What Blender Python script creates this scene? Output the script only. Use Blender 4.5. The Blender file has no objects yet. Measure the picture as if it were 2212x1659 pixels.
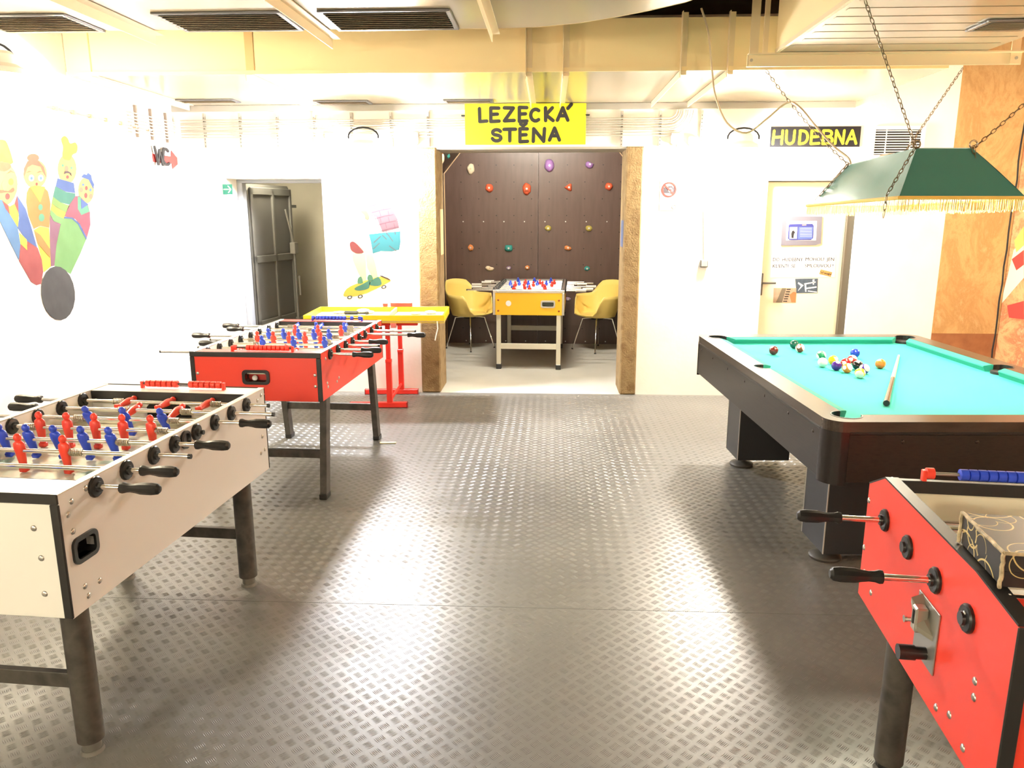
import bpy, bmesh, math, random
from mathutils import Vector, Matrix

random.seed(7)
SC = bpy.context.scene
COL = SC.collection
R = math.radians

# ------------------------------------------------------------------ camera
F, CX, CY = 1661.0, 1106.0, 829.5
PITCH, YAW, CAMH = R(12.5), R(2.75), 1.66
cam_d = bpy.data.cameras.new('camera')
cam_d.sensor_width = 36.0
cam_d.lens = F / 2212.0 * 36.0
cam_d.clip_start = 0.02
cam = bpy.data.objects.new('camera', cam_d)
COL.objects.link(cam)
cam.location = (0, 0, CAMH)
cam.rotation_euler = (math.pi / 2 - PITCH, 0, YAW)
SC.camera = cam

# ------------------------------------------------------------------ world, exposure
w = bpy.data.worlds.new('world'); SC.world = w
w.use_nodes = True
w.node_tree.nodes['Background'].inputs[0].default_value = (0.9, 0.85, 0.75, 1)
w.node_tree.nodes['Background'].inputs[1].default_value = 0.05
SC.view_settings.view_transform = 'Standard'
SC.view_settings.look = 'None'
SC.view_settings.gamma = 1.0
SC.view_settings.use_curve_mapping = False
SC.view_settings.exposure = 2.0
SC.cycles.max_bounces = 7
SC.cycles.diffuse_bounces = 4
SC.cycles.glossy_bounces = 4
SC.cycles.sample_clamp_indirect = 6.0
SC.cycles.caustics_reflective = False
SC.cycles.caustics_refractive = False

# lamp strengths (emission of the real lamps and of lamps added as fill)
GLOW_COOL = 330.0      # lamp left of the climbing doorway
GLOW_WARM = 240.0      # lamp right of the doorway
GLOW_LEFT = 125.0      # left wall lamp in view, and the one added behind the viewer
GLOW_FILL = 148.0      # unseen fill lamps added behind and to the right of the viewer
GLOW_TUBE = 215.0       # tube in the climbing room
GLOW_POOL = 170.0      # bulbs in the pool lamp

# room size
XL, XR, YB, YF, ZC = -3.38, 4.05, 7.08, -2.6, 3.3
YB2 = 7.48

# ------------------------------------------------------------------ picture rays -> places in the room
_f = Vector((-math.sin(YAW) * math.cos(PITCH), math.cos(YAW) * math.cos(PITCH), -math.sin(PITCH)))
_r = Vector((math.cos(YAW), math.sin(YAW), 0))
_u = _r.cross(_f)
def ray(x, y): return _r * ((x - CX) / F) - _u * ((y - CY) / F) + _f
def gz(x, y, z=0.0):
    d = ray(x, y); t = (z - CAMH) / d.z
    return Vector((d.x * t, d.y * t, z))
def gy(x, y, Y=YB):
    d = ray(x, y); t = Y / d.y
    return Vector((d.x * t, Y, CAMH + d.z * t))
def gx(x, y, X=XL):
    d = ray(x, y); t = X / d.x
    return Vector((X, d.y * t, CAMH + d.z * t))

# ------------------------------------------------------------------ materials
MATS = {}
def mat(name, col, rough=0.5, metal=0.0, var=None, vscale=8.0, vdetail=4.0, vrough=0.5, vdist=0.0, bump=0.0, bscale=60.0, emit=None,
        spec=None, coat=0.0, stretch=None, alpha=None):
    if name in MATS: return MATS[name]
    m = bpy.data.materials.new(name); m.use_nodes = True
    nt = m.node_tree; b = nt.nodes['Principled BSDF']
    b.inputs['Base Color'].default_value = (*col, 1)
    b.inputs['Roughness'].default_value = rough
    b.inputs['Metallic'].default_value = metal
    if spec is not None: b.inputs['Specular IOR Level'].default_value = spec
    if coat: b.inputs['Coat Weight'].default_value = coat; b.inputs['Coat Roughness'].default_value = 0.08
    if emit:
        b.inputs['Emission Color'].default_value = (*emit[0], 1)
        b.inputs['Emission Strength'].default_value = emit[1]
    if var or bump:
        tc = nt.nodes.new('ShaderNodeTexCoord')
        mp = nt.nodes.new('ShaderNodeMapping')
        nt.links.new(tc.outputs['Object'], mp.inputs['Vector'])
        if stretch: mp.inputs['Scale'].default_value = stretch
    if var:
        n = nt.nodes.new('ShaderNodeTexNoise'); n.inputs['Scale'].default_value = vscale
        n.inputs['Detail'].default_value = vdetail; n.inputs['Roughness'].default_value = vrough; n.inputs['Distortion'].default_value = vdist
        nt.links.new(mp.outputs['Vector'], n.inputs['Vector'])
        cr = nt.nodes.new('ShaderNodeValToRGB')
        cols = [col] + list(var)
        els = cr.color_ramp.elements
        lo, hi = 0.32, 0.68
        while len(els) < len(cols): els.new(0.5)
        for i, c in enumerate(cols):
            els[i].position = lo + (hi - lo) * i / (len(cols) - 1)
            els[i].color = (*c, 1)
        nt.links.new(n.outputs['Fac'], cr.inputs['Fac'])
        nt.links.new(cr.outputs['Color'], b.inputs['Base Color'])
    if bump:
        n2 = nt.nodes.new('ShaderNodeTexNoise'); n2.inputs['Scale'].default_value = bscale
        n2.inputs['Detail'].default_value = 3
        nt.links.new(mp.outputs['Vector'], n2.inputs['Vector'])
        bp = nt.nodes.new('ShaderNodeBump'); bp.inputs['Strength'].default_value = bump
        bp.inputs['Distance'].default_value = 0.01
        nt.links.new(n2.outputs['Fac'], bp.inputs['Height'])
        nt.links.new(bp.outputs['Normal'], b.inputs['Normal'])
    MATS[name] = m
    return m

def flat(name, col, rough=0.7): return mat(name, col, rough)

M_wall = mat('white_plaster', (0.86, 0.84, 0.80), 0.8, var=[(0.80, 0.78, 0.73)], vscale=2.5, bump=0.15, bscale=25)
M_ceil = mat('dark_concrete', (0.035, 0.03, 0.025), 0.9, var=[(0.06, 0.05, 0.04)], vscale=3)
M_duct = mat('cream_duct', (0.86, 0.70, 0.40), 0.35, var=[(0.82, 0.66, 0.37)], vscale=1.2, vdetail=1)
M_ductshade = mat('cream_duct_shaded', (0.40, 0.335, 0.24), 0.2, var=[(0.38, 0.32, 0.23)], vscale=1.2, vdetail=1, bump=0.02, bscale=4)  # same cream paint as the sides, darkened for the dimmer light underneath
M_iron = mat('cream_angle_iron', (0.70, 0.58, 0.38), 0.4)
M_floor = mat('grey_vinyl', (0.118, 0.114, 0.103), 0.36, var=[(0.150, 0.146, 0.133)], vscale=1.3, vdetail=5, bump=0.03, bscale=180, spec=0.80)
M_floor2 = mat('pale_floor_paint', (0.68, 0.67, 0.61), 0.3, var=[(0.60, 0.59, 0.53)], vscale=2.0)
M_seam = mat('dark_seam', (0.05, 0.048, 0.043), 0.6)
M_stone = mat('ochre_sandstone_paint', (0.19, 0.122, 0.050), 0.9, var=[(0.24, 0.165, 0.072), (0.16, 0.098, 0.036)], vscale=9, bump=0.6, bscale=70)
M_brown = mat('brown_brushed_paint', (0.38, 0.21, 0.075), 0.75, var=[(0.52, 0.33, 0.14), (0.40, 0.23, 0.085), (0.58, 0.40, 0.20)], vscale=2.6, vdetail=14, vrough=0.72, vdist=0.6, stretch=(1.6, 1.0, 0.9), bump=0.2, bscale=30)
M_brown2 = mat('dark_brown_paint', (0.20, 0.07, 0.025), 0.7, var=[(0.32, 0.13, 0.05)], vscale=6, vdetail=8)
M_redmural = mat('red_brown_mural', (0.36, 0.10, 0.035), 0.7, var=[(0.62, 0.34, 0.15), (0.44, 0.13, 0.05), (0.70, 0.50, 0.28)], vscale=2.5, vdetail=14, vrough=0.72, vdist=0.5, stretch=(1, 1.0, 1.6))
M_olive = mat('olive_corridor', (0.42, 0.39, 0.30), 0.8, var=[(0.36, 0.33, 0.25)], vscale=2)
M_steel = mat('grey_steel_paint', (0.16, 0.155, 0.13), 0.45, var=[(0.12, 0.115, 0.10)], vscale=4)
M_steelframe = mat('blue_grey_frame', (0.36, 0.38, 0.42), 0.5)
M_climb = mat('film_faced_plywood', (0.075, 0.043, 0.032), 0.33, var=[(0.095, 0.056, 0.042)], vscale=5, stretch=(4, 1, 0.5))
M_ply = mat('raw_plywood_edge', (0.62, 0.44, 0.25), 0.7)
M_white = mat('white_paint', (0.85, 0.84, 0.81), 0.5)
M_whitegl = mat('white_laminate', (0.86, 0.85, 0.80), 0.3)
M_paper = mat('white_paper', (0.9, 0.9, 0.9), 0.8)
M_cream = mat('cream_door_paint', (0.80, 0.74, 0.54), 0.45)
M_black = mat('black_plastic', (0.012, 0.012, 0.012), 0.32)
M_blackm = mat('black_matt', (0.01, 0.01, 0.01), 0.8)
M_blacktrim = mat('black_edge_trim', (0.016, 0.015, 0.014), 0.45)
M_chrome = mat('chrome', (0.82, 0.80, 0.76), 0.14, 1.0)
M_alu = mat('aluminium', (0.62, 0.60, 0.56), 0.32, 1.0)
M_brass = mat('dark_steel_chain', (0.20, 0.15, 0.09), 0.4, 0.8)
M_red = mat('red_laminate', (0.83, 0.055, 0.030), 0.38)
M_redsteel = mat('red_steel_paint', (0.70, 0.03, 0.02), 0.4)
M_redpl = mat('red_plastic', (0.82, 0.06, 0.035), 0.35)
M_bluepl = mat('blue_plastic', (0.025, 0.07, 0.62), 0.3)
M_yelpl = mat('yellow_laminate', (0.86, 0.50, 0.02), 0.35)
M_yeltray = mat('yellow_tray_paint', (0.88, 0.66, 0.01), 0.4)
M_chair = mat('yellow_shell_plastic', (0.92, 0.70, 0.20), 0.35)
M_silver = mat('silver_grey_laminate', (0.73, 0.72, 0.71), 0.42)
M_leg = mat('worn_black_metal', (0.030, 0.027, 0.023), 0.5, var=[(0.07, 0.062, 0.052), (0.022, 0.02, 0.018)], vscale=9, vdetail=5)
M_leggrey = mat('pale_grey_metal', (0.62, 0.60, 0.50), 0.45)
M_pitch = mat('faded_green_pitch', (0.80, 0.83, 0.66), 0.25, var=[(0.70, 0.80, 0.62), (0.84, 0.80, 0.60), (0.35, 0.60, 0.45)], vscale=7)
M_pitchgreen = mat('green_pitch', (0.05, 0.33, 0.20), 0.25)
M_pitchwhite = mat('white_pitch', (0.85, 0.86, 0.84), 0.3)
M_spring = mat('spring_steel', (0.45, 0.40, 0.32), 0.35, 0.9)
M_wood = mat('black_wood_grain', (0.008, 0.0065, 0.0055), 0.36, var=[(0.017, 0.013, 0.010), (0.009, 0.0075, 0.0065)], vscale=6, vdetail=8, stretch=(4, 0.6, 14))
M_woodrail = mat('dark_rail_laminate', (0.030, 0.023, 0.018), 0.24, var=[(0.055, 0.042, 0.033), (0.032, 0.025, 0.020)], vscale=5, vdetail=8, stretch=(16, 0.8, 4))
M_woodrail2 = mat('dark_rail_laminate_crosswise', (0.034, 0.026, 0.020), 0.24, var=[(0.050, 0.039, 0.031), (0.036, 0.028, 0.022)], vscale=5, vdetail=8, stretch=(0.8, 16, 4))
M_cloth = mat('green_pool_cloth', (0.025, 0.42, 0.345), 0.9, bump=0.05, bscale=400)
M_cushion = mat('green_cushion_cloth', (0.012, 0.27, 0.20), 0.85)
M_shade = mat('green_lamp_vinyl', (0.046, 0.185, 0.160), 0.30, bump=0.10, bscale=6)
M_gold = mat('gold_braid', (0.70, 0.46, 0.10), 0.6)
M_fringe = mat('gold_fringe', (0.52, 0.35, 0.085), 0.6)
M_cable = mat('cream_cable', (0.62, 0.50, 0.34), 0.5)
M_wcable = mat('white_cable', (0.42, 0.39, 0.33), 0.5)
M_rail = mat('grey_rail', (0.34, 0.32, 0.28), 0.45)
M_signyel = mat('yellow_sign', (0.90, 0.86, 0.02), 0.4)
M_signblack = mat('black_sign', (0.012, 0.013, 0.018), 0.16)
M_ink = mat('black_brush_ink', (0.015, 0.015, 0.018), 0.4)
M_signtext = mat('yellow_brush_paint', (0.90, 0.76, 0.02), 0.5)
M_inkbrown = mat('brown_print', (0.022, 0.010, 0.008), 0.7)
M_signred = mat('red_sign', (0.62, 0.045, 0.04), 0.5)
M_exit = mat('green_exit_sign', (0.005, 0.17, 0.12), 0.4)
M_orange = mat('orange_hold', (0.62, 0.10, 0.03), 0.75, bump=0.3, bscale=90)
M_bracketgrey = mat('dark_vent', (0.05, 0.048, 0.045), 0.5)
M_slat = mat('vent_slat', (0.50, 0.42, 0.30), 0.4)

# ------------------------------------------------------------------ mesh builder
class MB:
    def __init__(s): s.v = []; s.f = []
    def add(s, vs, fs):
        o = len(s.v); s.v += [tuple(p) for p in vs]; s.f += [tuple(i + o for i in f) for f in fs]; return s
    def box(s, x0, x1, y0, y1, z0, z1, bev=0.0, M=None):
        if x0 > x1: x0, x1 = x1, x0
        if y0 > y1: y0, y1 = y1, y0
        if z0 > z1: z0, z1 = z1, z0
        if bev <= 0:
            vs = [(x, y, z) for z in (z0, z1) for y in (y0, y1) for x in (x0, x1)]
            fs = [(0, 2, 3, 1), (4, 5, 7, 6), (0, 1, 5, 4), (2, 6, 7, 3), (0, 4, 6, 2), (1, 3, 7, 5)]
        else:
            bev = min(bev, (x1 - x0) * .49, (y1 - y0) * .49, (z1 - z0) * .49)
            vs, fs, idx = [], [], {}
            for kz, z in ((0, z0), (1, z1)):
                for ky, y in ((0, y0), (1, y1)):
                    for kx, x in ((0, x0), (1, x1)):
                        sx, sy, sz = (1 - 2 * kx) * bev, (1 - 2 * ky) * bev, (1 - 2 * kz) * bev
                        idx[kx, ky, kz] = len(vs)
                        vs += [(x, y + sy, z + sz), (x + sx, y, z + sz), (x + sx, y + sy, z)]
            def I(a, b, c, k): return idx[a, b, c] + k
            for k in (0, 1):
                fs.append([I(k, a, b, 0) for a, b in ((0, 0), (1, 0), (1, 1), (0, 1))])
                fs.append([I(a, k, b, 1) for a, b in ((0, 0), (1, 0), (1, 1), (0, 1))])
                fs.append([I(a, b, k, 2) for a, b in ((0, 0), (1, 0), (1, 1), (0, 1))])
            for a in (0, 1):
                for b in (0, 1):
                    fs.append([I(a, b, 0, 0), I(a, b, 1, 0), I(a, b, 1, 1), I(a, b, 0, 1)])
                    fs.append([I(a, 0, b, 0), I(a, 1, b, 0), I(a, 1, b, 2), I(a, 0, b, 2)])
                    fs.append([I(0, a, b, 1), I(1, a, b, 1), I(1, a, b, 2), I(0, a, b, 2)])
                    for c in (0, 1): fs.append([I(a, b, c, 0), I(a, b, c, 1), I(a, b, c, 2)])
        if M is not None: vs = [M @ Vector(p) for p in vs]
        return s.add(vs, fs)
    def cyl(s, p0, p1, r0, r1=None, n=12, caps=True, phase=0.0):
        r1 = r0 if r1 is None else r1
        p0, p1 = Vector(p0), Vector(p1); d = (p1 - p0).normalized()
        a = d.orthogonal().normalized(); b = d.cross(a)
        vs = []
        for p, r in ((p0, r0), (p1, r1)):
            for i in range(n):
                t = 2 * math.pi * i / n + phase
                vs.append(p + a * (r * math.cos(t)) + b * (r * math.sin(t)))
        fs = [(i, (i + 1) % n, n + (i + 1) % n, n + i) for i in range(n)]
        if caps: fs += [tuple(range(n - 1, -1, -1)), tuple(range(n, 2 * n))]
        return s.add(vs, fs)
    def tube(s, pts, r, n=6, closed=False):
        pts = [Vector(p) for p in pts]; k = len(pts); vs, fs = [], []
        a = None
        for i, p in enumerate(pts):
            q0 = pts[(i - 1) % k] if (closed or i > 0) else p
            q1 = pts[(i + 1) % k] if (closed or i < k - 1) else p
            d = (q1 - q0).normalized()
            if a is None: a = d.orthogonal().normalized()
            else:
                a = a - d * a.dot(d)
                a = a.normalized() if a.length > 1e-6 else d.orthogonal().normalized()
            b = d.cross(a)
            for j in range(n):
                t = 2 * math.pi * j / n
                vs.append(p + a * (r * math.cos(t)) + b * (r * math.sin(t)))
        m = k if closed else k - 1
        for i in range(m):
            for j in range(n):
                fs.append((i * n + j, i * n + (j + 1) % n, ((i + 1) % k) * n + (j + 1) % n, ((i + 1) % k) * n + j))
        if not closed: fs += [tuple(range(n - 1, -1, -1)), tuple(range((k - 1) * n, k * n))]
        return s.add(vs, fs)
    def lathe(s, prof, n=16, M=None, phase=0.0):
        vs, fs = [], []; k = len(prof)
        for r, z in prof:
            for j in range(n):
                t = 2 * math.pi * j / n + phase
                vs.append(Vector((r * math.cos(t), r * math.sin(t), z)))
        for i in range(k - 1):
            for j in range(n): fs.append((i * n + j, i * n + (j + 1) % n, (i + 1) * n + (j + 1) % n, (i + 1) * n + j))
        if prof[0][0] > 1e-5: fs.append(tuple(range(n - 1, -1, -1)))
        if prof[-1][0] > 1e-5: fs.append(tuple(range((k - 1) * n, k * n)))
        if M is not None: vs = [M @ p for p in vs]
        return s.add(vs, fs)
    def sphere(s, c, r, nu=12, nv=8, sc=(1, 1, 1), M=None):
        prof = [(math.sin(math.pi * i / nv) * 1.0, -math.cos(math.pi * i / nv)) for i in range(nv + 1)]
        prof[0] = (0.001, -1); prof[-1] = (0.001, 1)
        c = Vector(c)
        T = Matrix.Translation(c) @ (M or Matrix.Identity(4)) @ Matrix.Diagonal((r * sc[0], r * sc[1], r * sc[2], 1))
        return s.lathe(prof, nu, T)
    def prism(s, pts, vec):
        pts = [Vector(p) for p in pts]; vec = Vector(vec); n = len(pts)
        vs = pts + [p + vec for p in pts]
        fs = [tuple(range(n - 1, -1, -1)), tuple(range(n, 2 * n))] + [(i, (i + 1) % n, n + (i + 1) % n, n + i) for i in range(n)]
        return s.add(vs, fs)
    def mesh(s, name, m, smooth=None):
        me = bpy.data.meshes.new(name)
        me.from_pydata(s.v, [], s.f)
        ms = m if isinstance(m, (list, tuple)) else [m]
        for x in ms: me.materials.append(x)
        bm = bmesh.new(); bm.from_mesh(me)
        bmesh.ops.recalc_face_normals(bm, faces=bm.faces)
        bm.to_mesh(me); bm.free()
        if smooth is not None:
            me.polygons.foreach_set('use_smooth', [True] * len(me.polygons))
            me.set_sharp_from_angle(angle=R(smooth))
        me.update()
        return me
    def build(s, name, m, parent=None, smooth=None, loc=None, rot=None):
        return link(name, s.mesh(name, m, smooth), parent, loc, rot)

def link(name, me, parent=None, loc=None, rot=None):
    o = bpy.data.objects.new(name, me); COL.objects.link(o)
    if parent is not None: o.parent = parent
    if loc is not None: o.location = loc
    if rot is not None: o.rotation_euler = rot
    return o
def tag(o, label=None, cat=None, group=None, kind=None):
    if label: o['label'] = label
    if cat: o['category'] = cat
    if group: o['group'] = group
    if kind: o['kind'] = kind
    return o
def thing(name, label, cat, loc=(0, 0, 0), rz=0.0, group=None, kind=None):
    o = bpy.data.objects.new(name, None); COL.objects.link(o)
    o.empty_display_size = 0.1
    o.location = loc; o.rotation_euler = (0, 0, rz)
    return tag(o, label, cat, group, kind)
def struct(name, mb, m, parent=None, smooth=None, label=None, cat=None):
    o = mb.build(name, m, parent, smooth); o['kind'] = 'structure'
    if label: o['label'] = label
    if cat: o['category'] = cat
    return o

def smoothpts(pts, k=4, closed=True):
    pts = [Vector(p) for p in pts]; n = len(pts); out = []
    for i in range(n if closed else n - 1):
        p0, p1, p2, p3 = (pts[(i - 1) % n], pts[i], pts[(i + 1) % n], pts[(i + 2) % n])
        if not closed:
            if i == 0: p0 = p1
            if i == n - 2: p3 = p2
        for j in range(k):
            t = j / k
            out.append(0.5 * ((2 * p1) + (p2 - p0) * t + (2 * p0 - 5 * p1 + 4 * p2 - p3) * t * t + (3 * p1 - p0 - 3 * p2 + p3) * t ** 3))
    if not closed: out.append(pts[-1])
    return out

# a flat frame on a surface: origin, u (right), v (up), n (out of the surface)
class Fr:
    def __init__(s, o, u, v, n): s.o, s.u, s.v, s.n = Vector(o), Vector(u), Vector(v), Vector(n)
    def p(s, a, b, c=0.0): return s.o + s.u * a + s.v * b + s.n * c
FB = lambda o: Fr(o, (1, 0, 0), (0, 0, 1), (0, -1, 0))
FL = lambda o: Fr(o, (0, 1, 0), (0, 0, 1), (1, 0, 0))

def strokes(mb, fr, lines, wd, c0, c1):
    """flat brush strokes with round ends, raised from c0 to c1"""
    k = 0
    for ln in lines:
        P = [Vector((a, b)) for a, b in ln]
        for i in range(len(P) - 1):
            k += 1; dn = fr.n * (c1 - c0 + .00004 * (k % 40))
            d = (P[i + 1] - P[i]).normalized(); q = Vector((-d.y, d.x)) * wd * 0.5
            mb.prism([fr.p(*(P[i] - q), c0), fr.p(*(P[i + 1] - q), c0), fr.p(*(P[i + 1] + q), c0), fr.p(*(P[i] + q), c0)], dn)
        for p in P:
            k += 1; dn = fr.n * (c1 - c0 + .00004 * (k % 40))
            mb.prism([fr.p(p.x + wd * .5 * math.cos(t * math.pi / 5), p.y + wd * .5 * math.sin(t * math.pi / 5), c0) for t in range(10)], dn)

def arc(cx, cy, rx, ry, a0, a1, n=8):
    return [(cx + rx * math.cos(R(a0 + (a1 - a0) * i / n)), cy + ry * math.sin(R(a0 + (a1 - a0) * i / n))) for i in range(n + 1)]
GLY = {
    'L': [[(0, 1), (0.02, 0), (0.62, 0.04)]],
    'E': [[(0, 1), (0, 0)], [(0, 1), (0.6, 0.98)], [(0, 0.52), (0.5, 0.54)], [(0, 0), (0.62, 0.03)]],
    'Z': [[(0, 1), (0.62, 0.98), (0.0, 0.02), (0.68, 0.05)]],
    'C': [arc(0.42, 0.5, 0.42, 0.5, 50, 310, 10)],
    'K': [[(0, 1), (0.02, 0)], [(0.55, 1), (0.04, 0.45), (0.62, 0)]],
    'A': [[(0, 0), (0.36, 1), (0.72, 0)], [(0.14, 0.36), (0.6, 0.36)]],
    'S': [arc(0.34, 0.76, 0.28, 0.24, 20, 270, 8) + arc(0.34, 0.26, 0.3, 0.26, 90, -170, 8)],
    'T': [[(0, 1), (0.72, 1)], [(0.36, 1), (0.36, 0)]],
    'N': [[(0, 0), (0.02, 1), (0.6, 0), (0.64, 1)]],
    'H': [[(0.04, 1), (0, 0)], [(0.6, 1), (0.58, 0)], [(0.02, 0.5), (0.6, 0.54)]],
    'U': [[(0, 1), (0.02, 0.35)] + arc(0.31, 0.3, 0.29, 0.3, 180, 360, 6) + [(0.62, 1)]],
    'D': [[(0.02, 1), (0, 0)], [(0, 1), (0.25, 0.98)] + arc(0.25, 0.5, 0.38, 0.48, 80, -80, 8) + [(0, 0)]],
    'B': [[(0, 1), (0, 0)], [(0, 1)] + arc(0.3, 0.77, 0.24, 0.23, 90, -90, 5) + [(0, 0.54)], [(0.05, 0.54)] + arc(0.32, 0.27, 0.28, 0.27, 90, -90, 5) + [(0, 0)]],
    'W': [[(0, 1), (0.2, 0), (0.42, 0.85), (0.62, 0), (0.85, 1)]],
}
def put(lines, x, y, sx, sy, rot=0.0):
    c, s_ = math.cos(rot), math.sin(rot)
    return [[(x + (a * sx) * c - (b * sy) * s_, y + (a * sx) * s_ + (b * sy) * c) for a, b in ln] for ln in lines]

def text_mesh(body, size, m, name, fr, a, b, c, sx=1.0, bold=0.0):
    cu = bpy.data.curves.new(name, 'FONT'); cu.body = body; cu.size = size; cu.extrude = 0.0003; cu.offset = bold
    cu.resolution_u = 3
    o = bpy.data.objects.new('tmp_text', cu); COL.objects.link(o)
    dg = bpy.context.evaluated_depsgraph_get()
    me = bpy.data.meshes.new_from_object(o.evaluated_get(dg))
    bpy.data.objects.remove(o); bpy.data.curves.remove(cu)
    for v in me.vertices:
        p = fr.p(a + v.co.x * sx, b + v.co.y, c + v.co.z); v.co = p
    me.materials.clear(); me.materials.append(m); me.name = name
    return me

# ================================================================== THE ROOM
def wallbox(*a): return MB().box(*a)
floor = struct('floor', MB().box(XL, XR, YF, YB, -0.08, 0.0), M_floor, label='dark grey tread-plate patterned vinyl floor of the games room', cat='floor')
# embossed tread pattern: basket weave of lens-shaped bars
def tread():
    vs, fs = [], []
    cell = 0.063
    dirs = [(math.sqrt(.5), math.sqrt(.5)), (math.sqrt(.5), -math.sqrt(.5))]
    Hh, hw, hl = 0.0008, 0.0020, 0.0155
    nb, sp = 6, 0.0058
    x0, x1, y0, y1 = XL + 0.03, 3.3, 0.85, YB - 0.03
    nx, ny = int((x1 - x0) / cell), int((y1 - y0) / cell)
    bars = []
    for d in dirs:
        ux, uy = d; px, py = -uy, ux
        L = []
        for k in range(nb):
            o = (k - (nb - 1) / 2) * sp
            cx, cy = px * o, py * o
            pt = lambda a, b, z: (cx + ux * a + px * b, cy + uy * a + py * b, z)
            L.append([pt(-hl, 0, 0), pt(0, -hw, 0), pt(hl, 0, 0), pt(0, hw, 0), pt(-hl * .45, 0, Hh), pt(hl * .45, 0, Hh)])
        bars.append(L)
    for j in range(ny):
        for i in range(nx):
            for k in (0, 1):
                cx = x0 + (i + .5 * k + .25) * cell; cy = y0 + (j + .5 * k + .25) * cell
                for bar in bars[k]:
                    o = len(vs)
                    vs.extend((cx + a, cy + b, c) for a, b, c in bar)
                    fs.extend(((o, o + 1, o + 4), (o + 4, o + 1, o + 5), (o + 1, o + 2, o + 5), (o + 2, o + 3, o + 5), (o + 3, o + 4, o + 5), (o + 3, o, o + 4)))
    me = bpy.data.meshes.new('tread_pattern'); me.from_pydata(vs, [], fs); me.materials.append(M_floor); me.update()
    o = link('tread_pattern', me, floor); o['kind'] = 'stuff'; o['label'] = 'raised lozenge tread bars'
tread()
for k, py in enumerate((1000, 1312)):
    Y = gz(1106, py).y
    MB().box(XL + .01, 3.3, Y - .0007, Y + .0007, 0.0, 0.0006).build('floor_seam', M_seam, floor)
ceiling = struct('ceiling', MB().box(XL - .2, XR + .2, YF - .2, YB, ZC, ZC + .1), M_ceil, label='dark bare ceiling slab above the ducts', cat='ceiling')
wall_left = struct('wall_left', MB().box(XL - .2, XL, YF - .2, YB2, -.08, ZC), M_wall, label='white plastered left wall with the skittles painting', cat='wall')
wall_right = struct('wall_right', MB().box(XR, XR + .2, YF - .2, YB2, -.08, ZC), M_redmural, label='right wall covered by a brown and red painting', cat='wall')
wall_front = struct('wall_front', MB().box(XL, XR, YF - .2, YF, -.08, ZC), M_wall, label='white wall behind the viewer', cat='wall')
# back wall with three openings
D1L, D1R, D1T = -2.94, -2.06, 1.97
PL, PR, LZ = -1.015, 0.667, 2.235      # climbing doorway
D2L, D2R, D2T = 1.86, 2.66, 1.985
BX = 3.467
wb = MB()
wb.box(XL, D1L, YB, YB2, -.08, ZC); wb.box(D1L, D1R, YB, YB2, D1T, ZC); wb.box(D1R, PL - .18, YB, YB2, -.08, ZC)
wb.box(PL - .18, PR + .15, YB, YB2, LZ, ZC); wb.box(PR + .15, D2L, YB, YB2, -.08, ZC); wb.box(D2L, D2R + .04, YB, YB2, D2T, ZC)
wb.box(D2R + .04, BX, YB, YB2, -.08, ZC)
wall_back = struct('wall_back', wb, M_wall, label='white back wall with the doorway to the climbing room', cat='wall')
wbb = struct('wall_corner', MB().box(BX, XR, YB, YB2, 0.60, ZC), M_brown, label='ochre brown painted strip of wall in the right corner', cat='wall')
MB().box(BX, XR, YB, YB2, -.08, 0.60).build('dark_painted_band', M_brown2, wbb)
mbx = MB(); mbx.tube([(4.03 + random.uniform(-.008, .008), YB - .002, .15 * k) for k in range(21)], 0.007, 6)
mbx.build('corner_crack', M_blackm, wbb)
# painted ground, white streak and red shapes of the mural on the right wall
mural = thing('wall_mural', 'brown and red landscape painting on the right wall behind the pool table', 'painting', (XR, 6, 0))
def onright(pts, name, m, k=1):
    P = [gx(x, y, XR) for x, y in pts]
    mb = MB(); mb.prism([Vector((XR - .0008 * k, p.y, p.z)) - Vector((XR, 6, 0)) for p in P], (-.0008, 0, 0)); mb.build(name, m, mural)
onright([(2160, 660), (2212, 600), (2212, 520), (2190, 540), (2176, 600)], 'pale_patch', flat('mural_pale', (.75, .62, .45)))
onright([(2186, 560), (2212, 540), (2212, 572), (2196, 584)], 'red_patch', flat('mural_red', (.62, .04, .03)), 2)
onright([(2176, 660), (2212, 650), (2212, 690), (2180, 686)], 'red_stripe', flat('mural_red', (.62, .04, .03)), 2)
onright([(2192, 520), (2212, 490), (2212, 530), (2196, 545)], 'green_patch', flat('mural_green', (.5, .55, .10)), 3)
# sandstone coloured door posts of the climbing doorway
struct('trim_1', MB().box(PL - .18, PL, YB - .012, YB2, -.0, LZ, .012), M_stone, label='rough ochre post left of the climbing doorway', cat='door post')
struct('trim_2', MB().box(PR, PR + .15, YB - .012, YB2, -.0, LZ, .012), M_stone, label='rough ochre post right of the climbing doorway', cat='door post')
struct('trim_3', MB().box(PL - .0, PR, YB, YB2, LZ - .02, LZ), M_rail, label='grey lintel plate above the climbing doorway', cat='lintel')
struct('trim_4', MB().box(XL, 2.6, YB - .018, YB, 2.545, 2.595), M_rail, label='pale grey trunking strip under the back duct', cat='trunking')

# corridor behind the left doorway
cor = MB(); cy1 = 8.9
cor.box(-3.5, -3.4, YB2, cy1, -.08, 2.6); cor.box(-1.9, -1.8, YB2, cy1, -.08, 2.6); cor.box(-3.5, -1.8, cy1, cy1 + .1, -.08, 2.6); cor.box(-3.5, -1.8, YB2, cy1, 2.5, 2.6)
struct('wall_corridor', cor, M_olive, label='dim olive corridor wall behind the steel door', cat='wall')
struct('floor_corridor', MB().box(-3.4, -1.9, YB, cy1, -.08, 0.0), M_floor2, label='pale corridor floor behind the steel door', cat='floor')

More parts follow.
